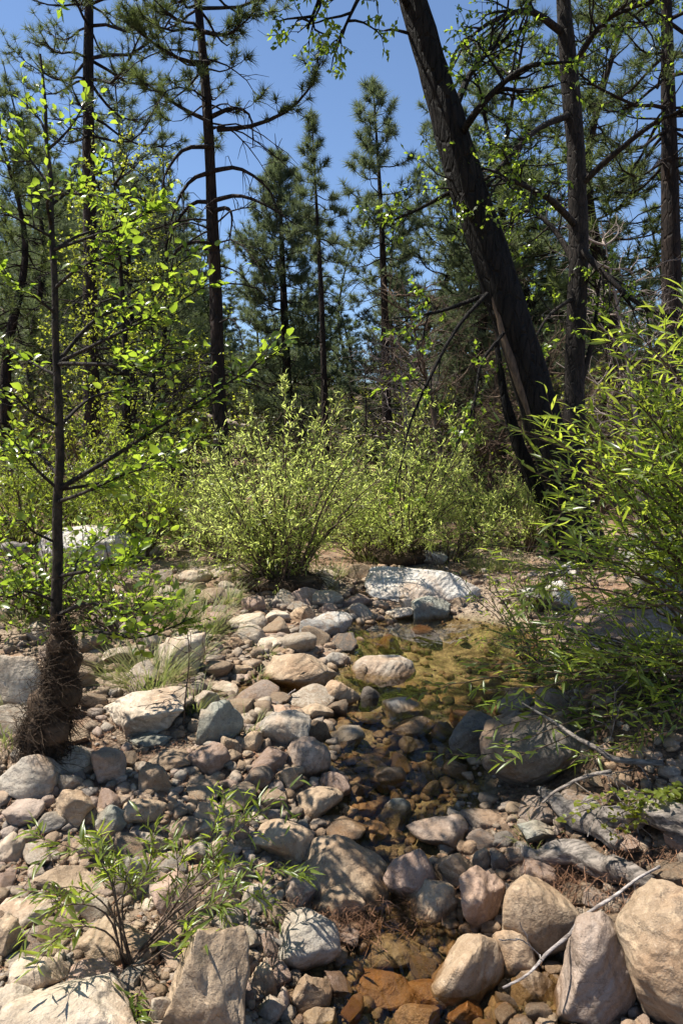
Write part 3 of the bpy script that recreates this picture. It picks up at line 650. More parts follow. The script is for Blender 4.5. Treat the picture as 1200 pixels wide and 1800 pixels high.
build_pine('pine_tree', 'full green cone-shaped pine against the blue gap of sky', p4, 'needle2', r0=.15, cb=.06, Lmax=2.0, nwh=25, seed=5, dead=3, dense=8, prof=.75, k=40, per=6, tuft=.2, nwidth=.013)
p5 = based(pxpath([(575, 775), (566, 560), (556, 360), (547, 195)], 14.5))
build_pine('pine_tree', 'thin sparse pine pole standing in the gap of sky', p5, 'needle2', r0=.085, cb=.5, Lmax=.85, nwh=13, seed=6, dead=14, dense=5, k=56, per=3, tuft=.19, nwidth=.012)
p6 = based(pxpath([(682, 775), (676, 560), (668, 350), (655, 142)], 15.5))
build_pine('pine_tree', 'open-crowned pine with a pointed top near the leaning trunk', p6, 'needle2', r0=.125, cb=.40, Lmax=1.45, nwh=16, seed=8, dead=16, dense=4.8, k=50, per=4, prof=.7, tuft=.21, nwidth=.013)
p9 = based(pxpath([(1190, 740), (1178, 400), (1172, 100), (1168, -200), (1165, -520)], 12.5))
build_pine('pine_tree', 'big dark pine with drooping boughs at the right edge', p9, r0=.2, cb=.33, Lmax=3.0, nwh=17, seed=9, dead=10, dense=5, prof=.55, k=34, updn=(-.35, .5))
# standard pines, copied through the forest
proto = []
for i, (cb, Lm, nw, dn, pf, de) in enumerate([(.18, 1.9, 22, 5.5, .8, 6), (.35, 1.7, 18, 5, .7, 12), (.28, 2.2, 20, 5.5, .6, 9), (.45, 1.5, 15, 5, .7, 14), (.10, 1.8, 24, 6, .9, 3)]):
    g = np.random.default_rng(40 + i); path = [np.array([g.normal() * .06 * z, g.normal() * .04 * z, z]) for z in (0, 3., 6., 10.)]; path[0][:] = (0, 0, -.3)
    tr, limbs, nd = pine(path, .15, cb, Lm, nw, 50 + i, .21, 26, de, dn, pf, 4, nwidth=.016)
    for l in limbs: tr.add(np.concatenate(l.v), np.concatenate(l.f))
    tm = tr.mesh('trunk'); tm.materials.append(M['pinebark']); cm = nd.mesh('crown', False); cm.materials.append(M['needle' if i % 2 else 'needle2']); proto.append((tm, cm))
MARK = [(-40, 'beyond the left edge of the wood'), (60, 'left of the alder sapling'), (130, 'behind the alder sapling'), (200, 'behind the slender yellow-green tree'), (290, 'left of the tall bare-limbed pine'), (385, 'right behind the tall bare-limbed pine'), (450, 'under the gap of blue sky'), (510, 'behind the cone-shaped pine'), (570, 'behind the thin pine pole'), (630, 'left of the pointed pine'), (700, 'behind the pointed pine'), (780, 'behind the hanging branch of the leaning tree'), (860, 'behind the bare oaks'), (940, 'between leaning trunk and upright trunk'), (1020, 'behind the upright grey trunk'), (1100, 'right of the upright grey trunk'), (1180, 'behind the big drooping pine'), (1300, 'beyond the right edge of the picture')]
def mark(px): return min(MARK, key=lambda m: abs(m[0] - px))[1]
def std_pine(i, x, y, hgt, label, group, wide=1.0):
    r = empty('pine_tree', (x, y, h1(x, y)), label, 'tree', group); s = hgt / 10
    r.scale = (s * wide, s * wide, s); r.rotation_euler = (0, 0, rng.uniform(0, 6.3))
    link('trunk', proto[i][0], None, r); link('crown', proto[i][1], None, r)
for i, px, top, Yd, wd, label in [
    (1, 14, 60, 15, 1.1, 'pine with a broad crown at the left edge of the forest'), (0, 62, 130, 19, 1.0, 'dense pine between the left edge and the sapling top'),
    (2, 232, 120, 17, 1.0, 'pine behind the yellow-green young tree'), (4, 292, 230, 21, 1.1, 'dense dark pine just left of the tall bare-limbed pine'),
    (3, 330, 330, 24, 1.1, 'pine low behind the tall bare-limbed trunk'), (4, 408, 492, 34, 1.3, 'far round-topped pine at the foot of the sky gap'),
    (0, 110, 240, 23, 1.1, 'dark pine deep in the left wood'), (2, 745, 170, 20, 1.0, 'pine half hidden by the leaning trunk'), (0, 838, 70, 17, 1.15, 'bushy pine seen between the two big trunks'),
    (2, 925, -40, 16, 1.15, 'tall pine filling the gap right of the leaning trunk'), (1, 1075, -160, 15, 1.25, 'tall pine behind the upright grey trunk'),
    (4, 1135, 330, 23, 1.2, 'dense pine low behind the right-hand boughs'), (0, 985, 380, 25, 1.2, 'dark pine behind the base of the upright grey trunk'),
    (3, 620, 400, 30, 1.1, 'far pine in the notch beside the pointed pine'), (0, 790, 330, 27, 1.2, 'pine behind the bare thicket'), (3, 1225, 60, 18, 1.0, 'pine cut by the right edge of the picture'),
    (4, 448, 505, 26, 1.5, 'low dense pine at the left foot of the cone-shaped pine'), (0, 545, 440, 25, 1.4, 'dense pine filling in behind the thin pine pole'), (4, 610, 520, 24, 1.5, 'low dense pine between pine pole and pointed pine'), (0, 710, 430, 24, 1.4, 'dense pine just right of the pointed pine'), (4, 365, 470, 25, 1.4, 'low dense pine behind the tall bare-limbed trunk'), (4, 660, 560, 22, 1.5, 'short bushy pine at the foot of the pointed pine'), (2, 480, 560, 22, 1.4, 'short bushy pine below the cone-shaped pine'), (4, 770, 470, 22, 1.4, 'bushy pine in the bare thicket'), (0, 705, 330, 19, 1.2, 'dark pine crown right behind the pointed pine'), (4, 815, 420, 18, 1.4, 'low dark pine behind the hanging branch'), (2, 880, 250, 20, 1.2, 'dark pine seen past the leaning trunk'), (4, 940, 430, 18, 1.4, 'low dark pine between the two big trunks'), (0, 1060, 360, 20, 1.2, 'dark pine right behind the upright trunk'), (4, 1120, 470, 17, 1.4, 'low dark pine above the overhanging willow')]:
    b = at(px, 780, Yd); zt = at(px, top, Yd)[2]; std_pine(i, b[0], Yd, zt - h1(b[0], Yd), label, None, wd)
sky_x = [-300, 0, 200, 330, 385, 410, 450, 520, 600, 650, 760, 850, 1000, 1300, 1600]; sky_y = [150, 200, 240, 300, 430, 525, 520, 500, 525, 500, 450, 420, 400, 380, 350]
for i in range(105):
    px = rng.uniform(-260, 1460); Yd = rng.uniform(27, 62) if i < 70 else rng.uniform(55, 85); b = at(px, 780, Yd)
    top = np.interp(px, sky_x, sky_y) + rng.uniform(-10, 170) * (1 if Yd < 45 else .6); gz = h1(b[0], Yd); hg = np.clip(at(px, top, Yd)[2] - gz, 4.5, 19)
    std_pine(int(rng.integers(5)), b[0], Yd, hg, ('small distant pine ' if Yd > 55 else 'tall far pine ' if hg > 11 else 'short far pine ') + mark(px), 'far pines ' + mark(px), rng.uniform(1.1, 1.6))

# ------------------------------------------------------------------ broadleaf trees
def ramify(mb, p, d, L, r, depth, g, ends, bend=.18, up=.05, kids=(3, 5), spread=.9, ratio=.6):
    m = 6; P = [np.asarray(p, float)]; dd = unit(d)
    for i in range(m - 1): dd = unit(dd + g.normal(size=3) * bend + np.array([0, 0, up])); P.append(P[-1] + dd * L / (m - 1))
    P = np.array(P); tube(mb, P, np.maximum(r * (1 - np.linspace(0, .72, m)), .0022), 6 if depth > 1 else (4 if depth else 3))
    if depth == 0:
        ends.append(P); return
    for _ in range(g.integers(*kids)):
        s = g.uniform(.3, 1); i = min(int(s * (m - 1)), m - 2); q = P[i] + (P[i + 1] - P[i]) * (s * (m - 1) % 1)
        ramify(mb, q, unit(unit(P[i + 1] - P[i]) + g.normal(size=3) * spread * .6), L * ratio * g.uniform(.7, 1.15), r * .5 * (1.1 - .5 * s), depth - 1, g, ends, bend, up, kids, spread, ratio)
def leaf_sites(ends, per, g, updir=.5):
    P, D, N = [], [], []
    for E in ends:
        for _ in range(per):
            s = g.uniform(.15, 1); i = min(int(s * (len(E) - 1)), len(E) - 2); ax = unit(E[i + 1] - E[i])
            P.append(E[i] + (E[i + 1] - E[i]) * (s * (len(E) - 1) % 1)); D.append(unit(ax * .5 + g.normal(size=3) * .6)); N.append(unit(np.array([0, 0, updir]) + g.normal(size=3) * .45))
    return np.array(P), np.array(D), np.array(N)
# the great leaning tree
g = np.random.default_rng(71); LY = 8.2
lp = [at(1035, 990, LY), at(1000, 880, LY), at(958, 750, LY), at(905, 590, LY), at(868, 470, LY), at(812, 300, LY), at(768, 150, LY), at(726, 0, LY), at(690, -160, LY), at(645, -360, LY), at(600, -620, LY)]
lp[0][2] = h1(lp[0][0], lp[0][1]) - .15; T = spline(lp, 60); base = T[0].copy(); t = np.linspace(0, 1, 60)
root = empty('leaning_tree', base, 'great dark-barked tree leaning left across the sky, with a long bark split', 'tree')
mb = MB(); tube(mb, T, np.interp(t, [0, .08, .2, .5, .7, 1], [.33, .245, .225, .205, .155, .05]), 28, .13, 5, False, .06); link('trunk', mb.mesh('trunk', True, base), M['alderbark'], root)
mb = MB(); i0, i1 = 4, 27; RT = np.interp(t, [0, .08, .2, .5, .7, 1], [.33, .245, .225, .205, .155, .05]); w = np.sin(np.linspace(.12, 3.02, i1 - i0))    # bare heartwood where the bark has split
tube(mb, T[i0:i1] + np.array([-.80, -.58, 0]) * (RT[i0:i1] - .028)[:, None] + np.array([.02, 0, 0]) * np.sin(np.linspace(0, 9, i1 - i0))[:, None], .008 + .040 * w, 9, .25, 9); link('heartwood', mb.mesh('heartwood', True, base), M['heart'], root)
cr = MB(); ends = []; shade_ends = []
def limb_of(P, r0, kids, L, root, base, g, ends, mat, depth=1, up=.0):
    P = spline(P, 14); mb = MB(); tube(mb, P, np.linspace(r0, r0 * .25, 14), 7, .08, 3)
    for _ in range(kids):
        s = g.uniform(.25, 1) * 12.9; i = int(s); q = P[i] + (P[i + 1] - P[i]) * (s - i)
        ramify(mb, q, unit(unit(P[i + 1] - P[i]) + g.normal(size=3) * .7), L * g.uniform(.6, 1.2), r0 * .3, depth, g, ends, .2, up)
    link('branch', mb.mesh('branch', True, base), M[mat], root)
for P, r0, kd, L, dp in [
    ([at(856, 516, LY - .2), at(800, 580, LY - .5), at(745, 685, LY - .8), at(716, 760, LY - .9), at(700, 850, LY - 1)], .026, 6, .5, 1),
    ([at(885, 585, LY - .2), at(845, 640, LY - .4), at(830, 720, LY - .6), at(790, 810, LY - .8)], .022, 5, .45, 1),
    ([at(850, 520, LY), at(770, 548, LY - .2), at(690, 560, LY - .3)], .03, 6, .5, 1),
    ([at(805, 330, LY), at(730, 370, LY + .3), at(660, 400, LY + .4)], .03, 6, .4, 1),
    ([at(725, 60, LY), at(690, 52, LY - .1), at(670, 55, LY - .1)], .02, 1, .2, 0),
    ([at(720, 20, LY), at(680, -60, LY - .6), at(640, -20, LY - 1.0), at(600, 60, LY - 1.2)], .045, 9, .55, 1),
    ([at(700, -80, LY), at(640, -120, LY - .8), at(580, -40, LY - 1.2), at(540, 50, LY - 1.4)], .045, 9, .55, 1),
    ([at(800, 250, LY), at(850, 180, LY - .5), at(920, 120, LY - .8), at(990, 110, LY - 1)], .05, 12, .7, 1),
    ([at(790, 210, LY), at(840, 110, LY + .3), at(930, 40, LY + .5)], .05, 12, .7, 1),
    ([at(690, -150, LY), at(640, -300, LY - .5), at(520, -380, LY - .9), at(400, -420, LY - 1)], .08, 18, .9, 2),
    ([at(680, -200, LY), at(760, -330, LY - .8), at(860, -420, LY - 1.5)], .08, 18, .9, 2), ([at(650, -350, LY), at(600, -500, LY + .8), at(520, -640, LY + 1.4)], .07, 16, .9, 2),
    ([at(640, -400, LY), at(700, -620, LY - .6), at(740, -800, LY - 1.2)], .07, 16, .9, 2), ([at(610, -560, LY), at(500, -700, LY - .5), at(380, -780, LY - 1)], .06, 16, .9, 2),
    ([at(720, -20, LY), at(820, -140, LY + .2), at(960, -200, LY + .3)], .07, 16, .9, 2),
    ([at(680, -200, LY), (-.2, 7.2, 7.4), (-1.3, 6.2, 6.9), (-2.0, 5.6, 6.6)], .07, 24, .9, 2), ([at(670, -250, LY), (-.4, 7.0, 7.6), (-1.5, 5.8, 6.9), (-2.3, 5.0, 6.5)], .07, 28, .9, 2),  # last four limbs are out of view, added to shade the stream and boulders
    ([at(690, -160, LY), (-.3, 6.8, 7.1), (-1.2, 5.5, 6.6), (-1.9, 4.5, 6.3)], .06, 28, .9, 2), ([at(675, -220, LY), (-.5, 6.6, 7.4), (-1.6, 5.2, 6.9), (-2.3, 4.4, 6.5)], .07, 28, .9, 2)]:
    limb_of(P, r0, kd, L, root, base, g, shade_ends if P[-1][0] < -1.5 else ends, 'alderbark', dp)
P, D, N = leaf_sites(shade_ends, 12, g, .8); leaves2(cr, P, D, N, g.uniform(.06, .10, len(P)), g.uniform(.045, .07, len(P)))
P, D, N = leaf_sites(ends, 8, g); leaves2(cr, P, D, N, g.uniform(.045, .08, len(P)), g.uniform(.028, .045, len(P))); link('crown', cr.mesh('crown', False, base), M['alder'], root)
# thinner leaning stem at its foot
mb = MB(); P = spline([at(985, 930, 8.6), at(940, 850, 8.6), at(905, 765, 8.6), at(885, 690, 8.6), at(872, 600, 8.7)], 20); P[0][2] -= .3; base = P[0].copy(); r2 = empty('broken_stem', base, 'thin dark stem slanting beside the foot of the great leaning tree', 'tree')
tube(mb, P, np.linspace(.13, .03, 20), 10, .1, 4); link('trunk', mb.mesh('trunk', True, base), M['alderbark'], r2)
mb = MB(); e2 = []
for k in range(7): ramify(mb, P[8 + k], unit(g.normal(size=3) + [0, 0, .5]), .5, .012, 1, g, e2)
link('branch', mb.mesh('branch', True, base), M['twig'], r2); cr = MB(); P, D, N = leaf_sites(e2, 2, g); leaves2(cr, P, D, N, .05, .035); link('crown', cr.mesh('crown', False, base), M['alder'], r2)
# upright grey trunk
g = np.random.default_rng(72); UY = 9.2
T = spline([at(1008, 800, UY), at(1010, 620, UY), at(1016, 440, UY), at(1010, 250, UY), at(996, 90, UY), at(986, -60, UY), at(975, -300, UY), at(960, -560, UY)], 40); T[0][2] = h1(T[0][0], T[0][1]) - .2
base = T[0].copy(); root = empty('upright_tree', base, 'upright grey-barked tree standing behind the leaning trunk, with sparse new leaves', 'tree')
mb = MB(); tube(mb, T, np.interp(np.linspace(0, 1, 40), [0, .1, .5, 1], [.17, .125, .115, .035]), 16, .07, 8); link('trunk', mb.mesh('trunk', True, base), M['greybark'], root); ends = []
for P, r0, kd, L, dp in [
    ([at(992, 60, UY), at(930, 20, UY - .3), at(860, 40, UY - .6), at(800, 90, UY - .8)], .05, 14, .7, 1), ([at(1005, 200, UY), at(940, 230, UY - .4), at(860, 310, UY - .8), at(800, 330, UY - 1)], .045, 14, .7, 1),
    ([at(1015, 400, UY), at(965, 350, UY - .5), at(905, 320, UY - .9), at(870, 310, UY - 1.1)], .05, 12, .7, 1), ([at(1014, 470, UY), at(970, 400, UY + .3), at(920, 370, UY + .5), at(880, 420, UY + .6)], .045, 12, .6, 1),
    ([at(1014, 330, UY), at(1080, 270, UY - .4), at(1160, 210, UY - .8), at(1230, 190, UY - 1)], .05, 14, .7, 1), ([at(1000, 130, UY), at(1060, 40, UY - .5), at(1150, 0, UY - .8)], .05, 14, .7, 1),
    ([at(1014, 430, UY), at(1060, 480, UY - .4), at(1130, 540, UY - .7), at(1200, 560, UY - .9)], .05, 12, .6, 1), ([at(1012, 520, UY), at(960, 560, UY - .4), at(920, 640, UY - .7)], .03, 8, .5, 1), ([at(1012, 700, UY), at(1040, 600, UY), at(1055, 480, UY)], .05, 6, .5, 1),
    ([at(980, -150, UY), at(900, -260, UY - .6), at(800, -330, UY - 1)], .06, 16, .9, 2), ([at(978, -200, UY), at(1060, -330, UY - .6), at(1160, -400, UY - 1)], .06, 16, .9, 2)]:
    limb_of(P, r0, kd, L, root, base, g, ends, 'greybark', dp)
cr = MB(); P, D, N = leaf_sites(ends, 9, g); leaves2(cr, P, D, N, g.uniform(.04, .07, len(P)), g.uniform(.028, .042, len(P))); link('crown', cr.mesh('crown', False, base), M['alder'], root)
# young yellow-green trees and leafless thickets
def small_tree(name, label, px, pyb, Yd, hgt, seed, leafmat, per, L0=1.0, lean=(0, 0), bark='greybark', size=.05, depth=2, stems=1, group=None, nb=16, ls=1.0, start=.2):
    g = np.random.default_rng(seed); b = at(px, pyb, Yd); b[2] = h1(b[0], b[1]); root = empty(name, b, label, 'tree' if stems == 1 else 'shrub', group); mb = MB(); ends = []
    for s in range(stems):
        o = g.normal(size=3) * (.12 if stems > 1 else 0); o[2] = 0
        P = spline([np.array([0, 0, -.1]) + o, np.array([lean[0] * .3, lean[1] * .3, hgt * .4]) + o * 4 + g.normal(size=3) * .08 * L0, np.array([lean[0], lean[1], hgt * g.uniform(.75, 1)]) + o * 7], 16)
        tube(mb, P, np.linspace(.022 * hgt ** .8, .006, 16), 7, .05, seed)
        for k in range(nb):
            u = start + (1 - start) * (k + g.random()) / nb; i = min(int(u * 15), 14); a = g.uniform(0, 6.3); e = g.uniform(-.05, .6)
            ramify(mb, P[i], np.array([math.cos(a) * math.cos(e), math.sin(a) * math.cos(e), math.sin(e)]), L0 * g.uniform(.6, 1.1) * (1.15 - .7 * u), .006 * hgt ** .5 + .004, depth - 1 if depth > 1 else 1, g, ends, .22, .03)
    link('trunk', mb.mesh('trunk'), M[bark], root)
    if leafmat:
        cr = MB(); P, D, N = leaf_sites(ends, per, g); leaves2(cr, P, D, N, size * g.uniform(.8, 1.3, len(P)) * ls, size * .62 * g.uniform(.8, 1.2, len(P))); link('crown', cr.mesh('crown', False), M[leafmat], root)
    return root
small_tree('young_tree', 'slender young tree with a haze of yellow-green leaves before the dark pines', 215, 830, 11.0, 6.7, 81, 'spring', 8, 1.6, nb=60, size=.05, depth=3, start=.15)
small_tree('young_tree', 'second young yellow-green tree, lower, beside the tall pine trunk', 285, 830, 11.8, 5.4, 82, 'spring', 8, 1.4, nb=44, size=.05, depth=3)
small_tree('young_tree', 'fresh green sapling in front of the cone-shaped pine base', 640, 860, 13.5, 2.9, 83, 'spring', 5, 1.1, nb=18, size=.05, depth=2)
small_tree('young_tree', 'low spreading green tree beneath the thin pine pole', 530, 860, 16, 3.0, 88, 'shrub', 5, 1.4, nb=20, size=.05, depth=2)
for k, (px, Yd, hg, sd, l) in enumerate([(790, 12.5, 5.2, 91, 'tangled leafless oak behind the hanging branch of the leaning tree'), (735, 14, 4.4, 92, 'bleached leafless thicket tree beside the pointed pine'), (860, 14.5, 5.4, 93, 'leafless twisted oak behind the leaning trunk'), (1130, 11.5, 5.6, 94, 'pale tangle of bare twigs beside the big drooping pine'), (960, 13, 4.2, 95, 'bare grey tree between the two big trunks'), (1080, 14, 4.6, 96, 'bare twiggy tree right of the upright grey trunk')]):
    small_tree('bare_tree', l, px, 850, Yd, hg, sd, None, 0, 1.7, bark='deadtwig' if k in (1, 3) else 'twig', nb=46, depth=3, lean=(-.9 + .5 * k % 1.4, .2))
# dull shrubs on the forest floor
shp = []
for i in range(4):
    g = np.random.default_rng(130 + i); mb = MB(); ends = []
    for s in range(13):
        a = g.uniform(0, 6.3); ramify(mb, (g.normal() * .15, g.normal() * .15, -.1), (math.cos(a) * .6, math.sin(a) * .6, 1), g.uniform(.8, 1.4), .018, 2, g, ends, .2, .06)
    tm = mb.mesh('stem'); tm.materials.append(M['twig']); cr = MB(); P, D, N = leaf_sites(ends, 6, g); leaves2(cr, P, D, N, .06, .035); cm = cr.mesh('foliage', False); cm.materials.append(M[('shrub', 'shrub', 'spring', 'shrub')[i]]); shp.append((tm, cm))
for i in range(64):
    px = rng.uniform(-150, 1350); Yd = rng.uniform(11.5, 27) if i < 46 else rng.uniform(26, 45); b = at(px, 800, Yd); k = int(rng.integers(4))
    if px < 330 and Yd < 14: Yd += 5; b = at(px, 800, Yd)
    r = empty('forest_shrub', (b[0], Yd, h1(b[0], Yd)), ('far ' if Yd > 22 else '') + ('twiggy olive shrub ' if k != 2 else 'fresh yellow-green shrub ') + mark(px), 'shrub', 'forest shrubs ' + mark(px))
    s = rng.uniform(.8, 1.7) * (1 if Yd < 20 else 1.5); r.scale = (s * 1.2, s * 1.2, s); r.rotation_euler = (0, 0, rng.uniform(0, 6.3)); link('stem', shp[k][0], None, r); link('foliage', shp[k][1], None, r)

# ------------------------------------------------------------------ willows across the pool
def willow(name, label, px, py, Yd, hgt, spread, nst, seed, leafmat='farwillow', per=26, size=.07, w=.0125, mound=False, group=None):
    g = np.random.default_rng(seed); b = gnd(px, py) if py > 980 else at(px, py, Yd); b[2] = h1(b[0], b[1]); root = empty(name, b, label, 'shrub', group); P_, D_, N_ = [], [], []
    for s in range(nst):
        mb = MB(); a = g.uniform(0, 6.3); rr = spread * (g.uniform(.2, 1.0) ** .6 + (.35 if g.random() < .15 else 0)); tip = np.array([math.cos(a) * rr, math.sin(a) * rr, hgt * max(1 - .5 * (rr / spread) ** 2, .25) * g.uniform(.5, 1.08)]) + g.normal(size=3) * np.array([.1, .1, .06]) * hgt
        tip[2] = max(tip[2], .18 * hgt)
        st = np.array([math.cos(a), math.sin(a), 0]) * g.uniform(0, .16) * min(spread, 1.2); mid = st * .8 + tip * .45 + np.array([0, 0, .12 * hgt]) - np.array([tip[0], tip[1], 0]) * .12
        P = bez(st + [0, 0, -.05], mid, tip, 10) + g.normal(size=(10, 3)) * .012; tube(mb, P, np.linspace(.011 + .002 * hgt, .003, 10), 4)
        for k in range(int(9 * hgt)):
            u = g.uniform(.12, .98) * 8.99; i = int(u); q = P[i] + (P[i + 1] - P[i]) * (u - i); ax = unit(unit(P[i + 1] - P[i]) * .9 + g.normal(size=3) * .55 + [0, 0, .15]); l = g.uniform(.18, .68) * (1.1 - u / 14)
            E = np.array([q, q + ax * l * .5, q + ax * l + [0, 0, .06 * l]]); tube(mb, E, [.004, .003, .0015], 3)
            P_.append(q + (E[-1] - q) * g.random((per, 1))); D_.append(ax * .75 + g.normal(size=(per, 3)) * .55); N_.append(g.normal(size=(per, 3)) * .6 + [0, 0, .8])
        link('stem', mb.mesh('stem'), M['twig'], root)
    P_ = np.concatenate(P_); n = len(P_); mb = MB(); leaves2(mb, P_, np.concatenate(D_), unit(np.concatenate(N_)), size * g.uniform(.7, 1.25, n), w * g.uniform(.8, 1.3, n)); link('foliage', mb.mesh('foliage', False), M[leafmat], root)
    if mound:
        v, f = rock_shape(seed, .4, 4); link('root_mound', tri_mesh('root_mound', v * np.array([.42, .35, .17]) + [0, 0, .05], f), M['deadgrass'], root)
        mb = MB()
        for _ in range(420):
            a = g.uniform(0, 6.3); r = .42 * math.sqrt(g.random()); q = np.array([math.cos(a) * r, math.sin(a) * r * .85, .2 - .3 * r * r]); d = unit(g.normal(size=3) * [1, 1, .35] + [math.cos(a) * .5, math.sin(a) * .5, -.1]); tube(mb, np.array([q, q + d * .09, q + d * .2 - [0, 0, .05]]), [.004, .003, .001], 3)
        tag(link('root_fibre', mb.mesh('root_fibre'), M['deadgrass'], root), kind='stuff')
    return root
willow('willow_shrub', 'large light green willow on a dark root mound at the head of the pool', 500, 1040, 7.9, 2.35, 1.1, 52, 201, per=13, mound=True)
willow('willow_shrub', 'light green willow growing by the granite slab', 712, 985, 9.2, 2.15, 1.1, 40, 202, per=16, mound=True)
willow('willow_shrub', 'light green willow behind and between the two nearer ones', 612, 980, 10.2, 2.2, 1.2, 30, 203, per=16)
willow('willow_shrub', 'low willow in front of the leaning tree', 850, 960, 10.0, 1.75, 1.3, 34, 204, per=16)
willow('willow_shrub', 'bright low willow clump at the foot of the leaning tree', 925, 975, 9.0, 1.15, .95, 28, 205, per=16)
willow('willow_shrub', 'willow at the base of the tall bare-limbed pine', 350, 965, 9.6, 2.0, 1.2, 36, 206, per=16)
willow('willow_shrub', 'yellowish willow left of the tall pine, before the granite dome', 255, 985, 8.6, 1.95, .9, 28, 207, 'willow', per=17)
willow('willow_shrub', 'willow in half shade at the left edge beyond the granite dome', 40, 960, 9.0, 1.8, 1.3, 32, 208, 'willow', per=17)
willow('willow_shrub', 'loose willow shoots in front of the granite dome', 190, 1040, 6.3, .5, .7, 14, 209, 'willow', per=10, w=.016)
willow('willow_shrub', 'leafy low shrub at the sapling foot, catching the sun', 90, 1090, 5.0, .8, .8, 34, 210, 'alder', per=8, size=.06, w=.028)
willow('willow_shrub', 'leafy shoots between the sapling and the bright cream boulder', 225, 1115, 5.4, .65, .7, 22, 211, 'alder', per=7, size=.055, w=.024)
willow('willow_shrub', 'low willow filling the gap left of the root mound', 392, 988, 8.0, 1.0, .7, 18, 221, per=13)
willow('willow_shrub', 'low willow between the root mound and the granite slab', 640, 984, 8.0, 1.0, .7, 18, 222, per=13)
willow('willow_shrub', 'low willow spilling over the back of the granite slab', 790, 985, 8.0, .8, .8, 16, 223, per=13)
willow('willow_shrub', 'tall loose willow beside the granite dome', 140, 975, 9.6, 2.2, 1.3, 34, 226, 'willow', per=13)
willow('willow_shrub', 'small dark willow shoot rooted in the pool edge', 955, 1190, 4.7, .85, .5, 10, 212, 'willow', per=9)
willow('willow_shrub', 'round dark bush in front of the white angular boulder', 950, 1075, 6.6, .42, .4, 14, 213, 'willow', per=16)

# ------------------------------------------------------------------ leafy things close to the camera
def unit_leaf(kind, wr, curl):
    mb = MB(); leaves(mb, [[0, 0, 0]], [[1, 0, 0]], [[0, 0, 1]], np.array([1.]), np.array([wr]), kind, curl); return mb.mesh('leaf')
def leafy(root, base, P, D, N, L, W, kind, mat, most=300, owner=None):
    """the leaves that show largest as parts of their own, the rest as one mass"""
    P = np.array(P); D = unit(np.array(D)); N = np.array(N); n = len(P); dist = np.linalg.norm(P - [0, 0, CAMZ], axis=1) / L; order = np.argsort(dist)
    wr = float(np.mean(W / L)); ms = [unit_leaf(kind, wr * a, c) for a, c in ((.85, .1), (1, .2), (1.15, .3))]
    for m in ms: m.materials.append(M[mat])
    from mathutils import Matrix
    for i in order[:most]:
        S = unit(np.cross(N[i], D[i])); Z_ = np.cross(D[i], S); o = link('leaf', ms[i % 3], None, owner[i] if owner and owner[i] else root); l = L[i]
        q = P[i] - base; o.matrix_local = Matrix(((D[i][0] * l, S[0] * l, Z_[0] * l, q[0]), (D[i][1] * l, S[1] * l, Z_[1] * l, q[1]), (D[i][2] * l, S[2] * l, Z_[2] * l, q[2]), (0, 0, 0, 1)))
    r = order[most:]
    if len(r):
        mb = MB(); leaves(mb, P[r] - base, D[r], N[r], L[r], W[r], kind, .2); tag(link('foliage', mb.mesh('foliage'), M[mat], root), kind='stuff')
def shoot_leaves(g, E, per, P, D, N, fwd=.7, up=.7, s0=.1):
    seg = np.linspace(s0, 1, per)
    for j, s in enumerate(seg):
        u = s * (len(E) - 1) * .999; i = int(u); ax = unit(E[i + 1] - E[i]); sd = unit(np.cross(ax, [0, 0, 1.]) + 1e-3)
        P.append(E[i] + (E[i + 1] - E[i]) * (u - i)); D.append(unit(ax * fwd + sd * (1 if j % 2 else -1) * .75 + g.normal(size=3) * .28 + [0, 0, .1])); N.append(unit(np.array([0, 0, up]) + g.normal(size=3) * .42))
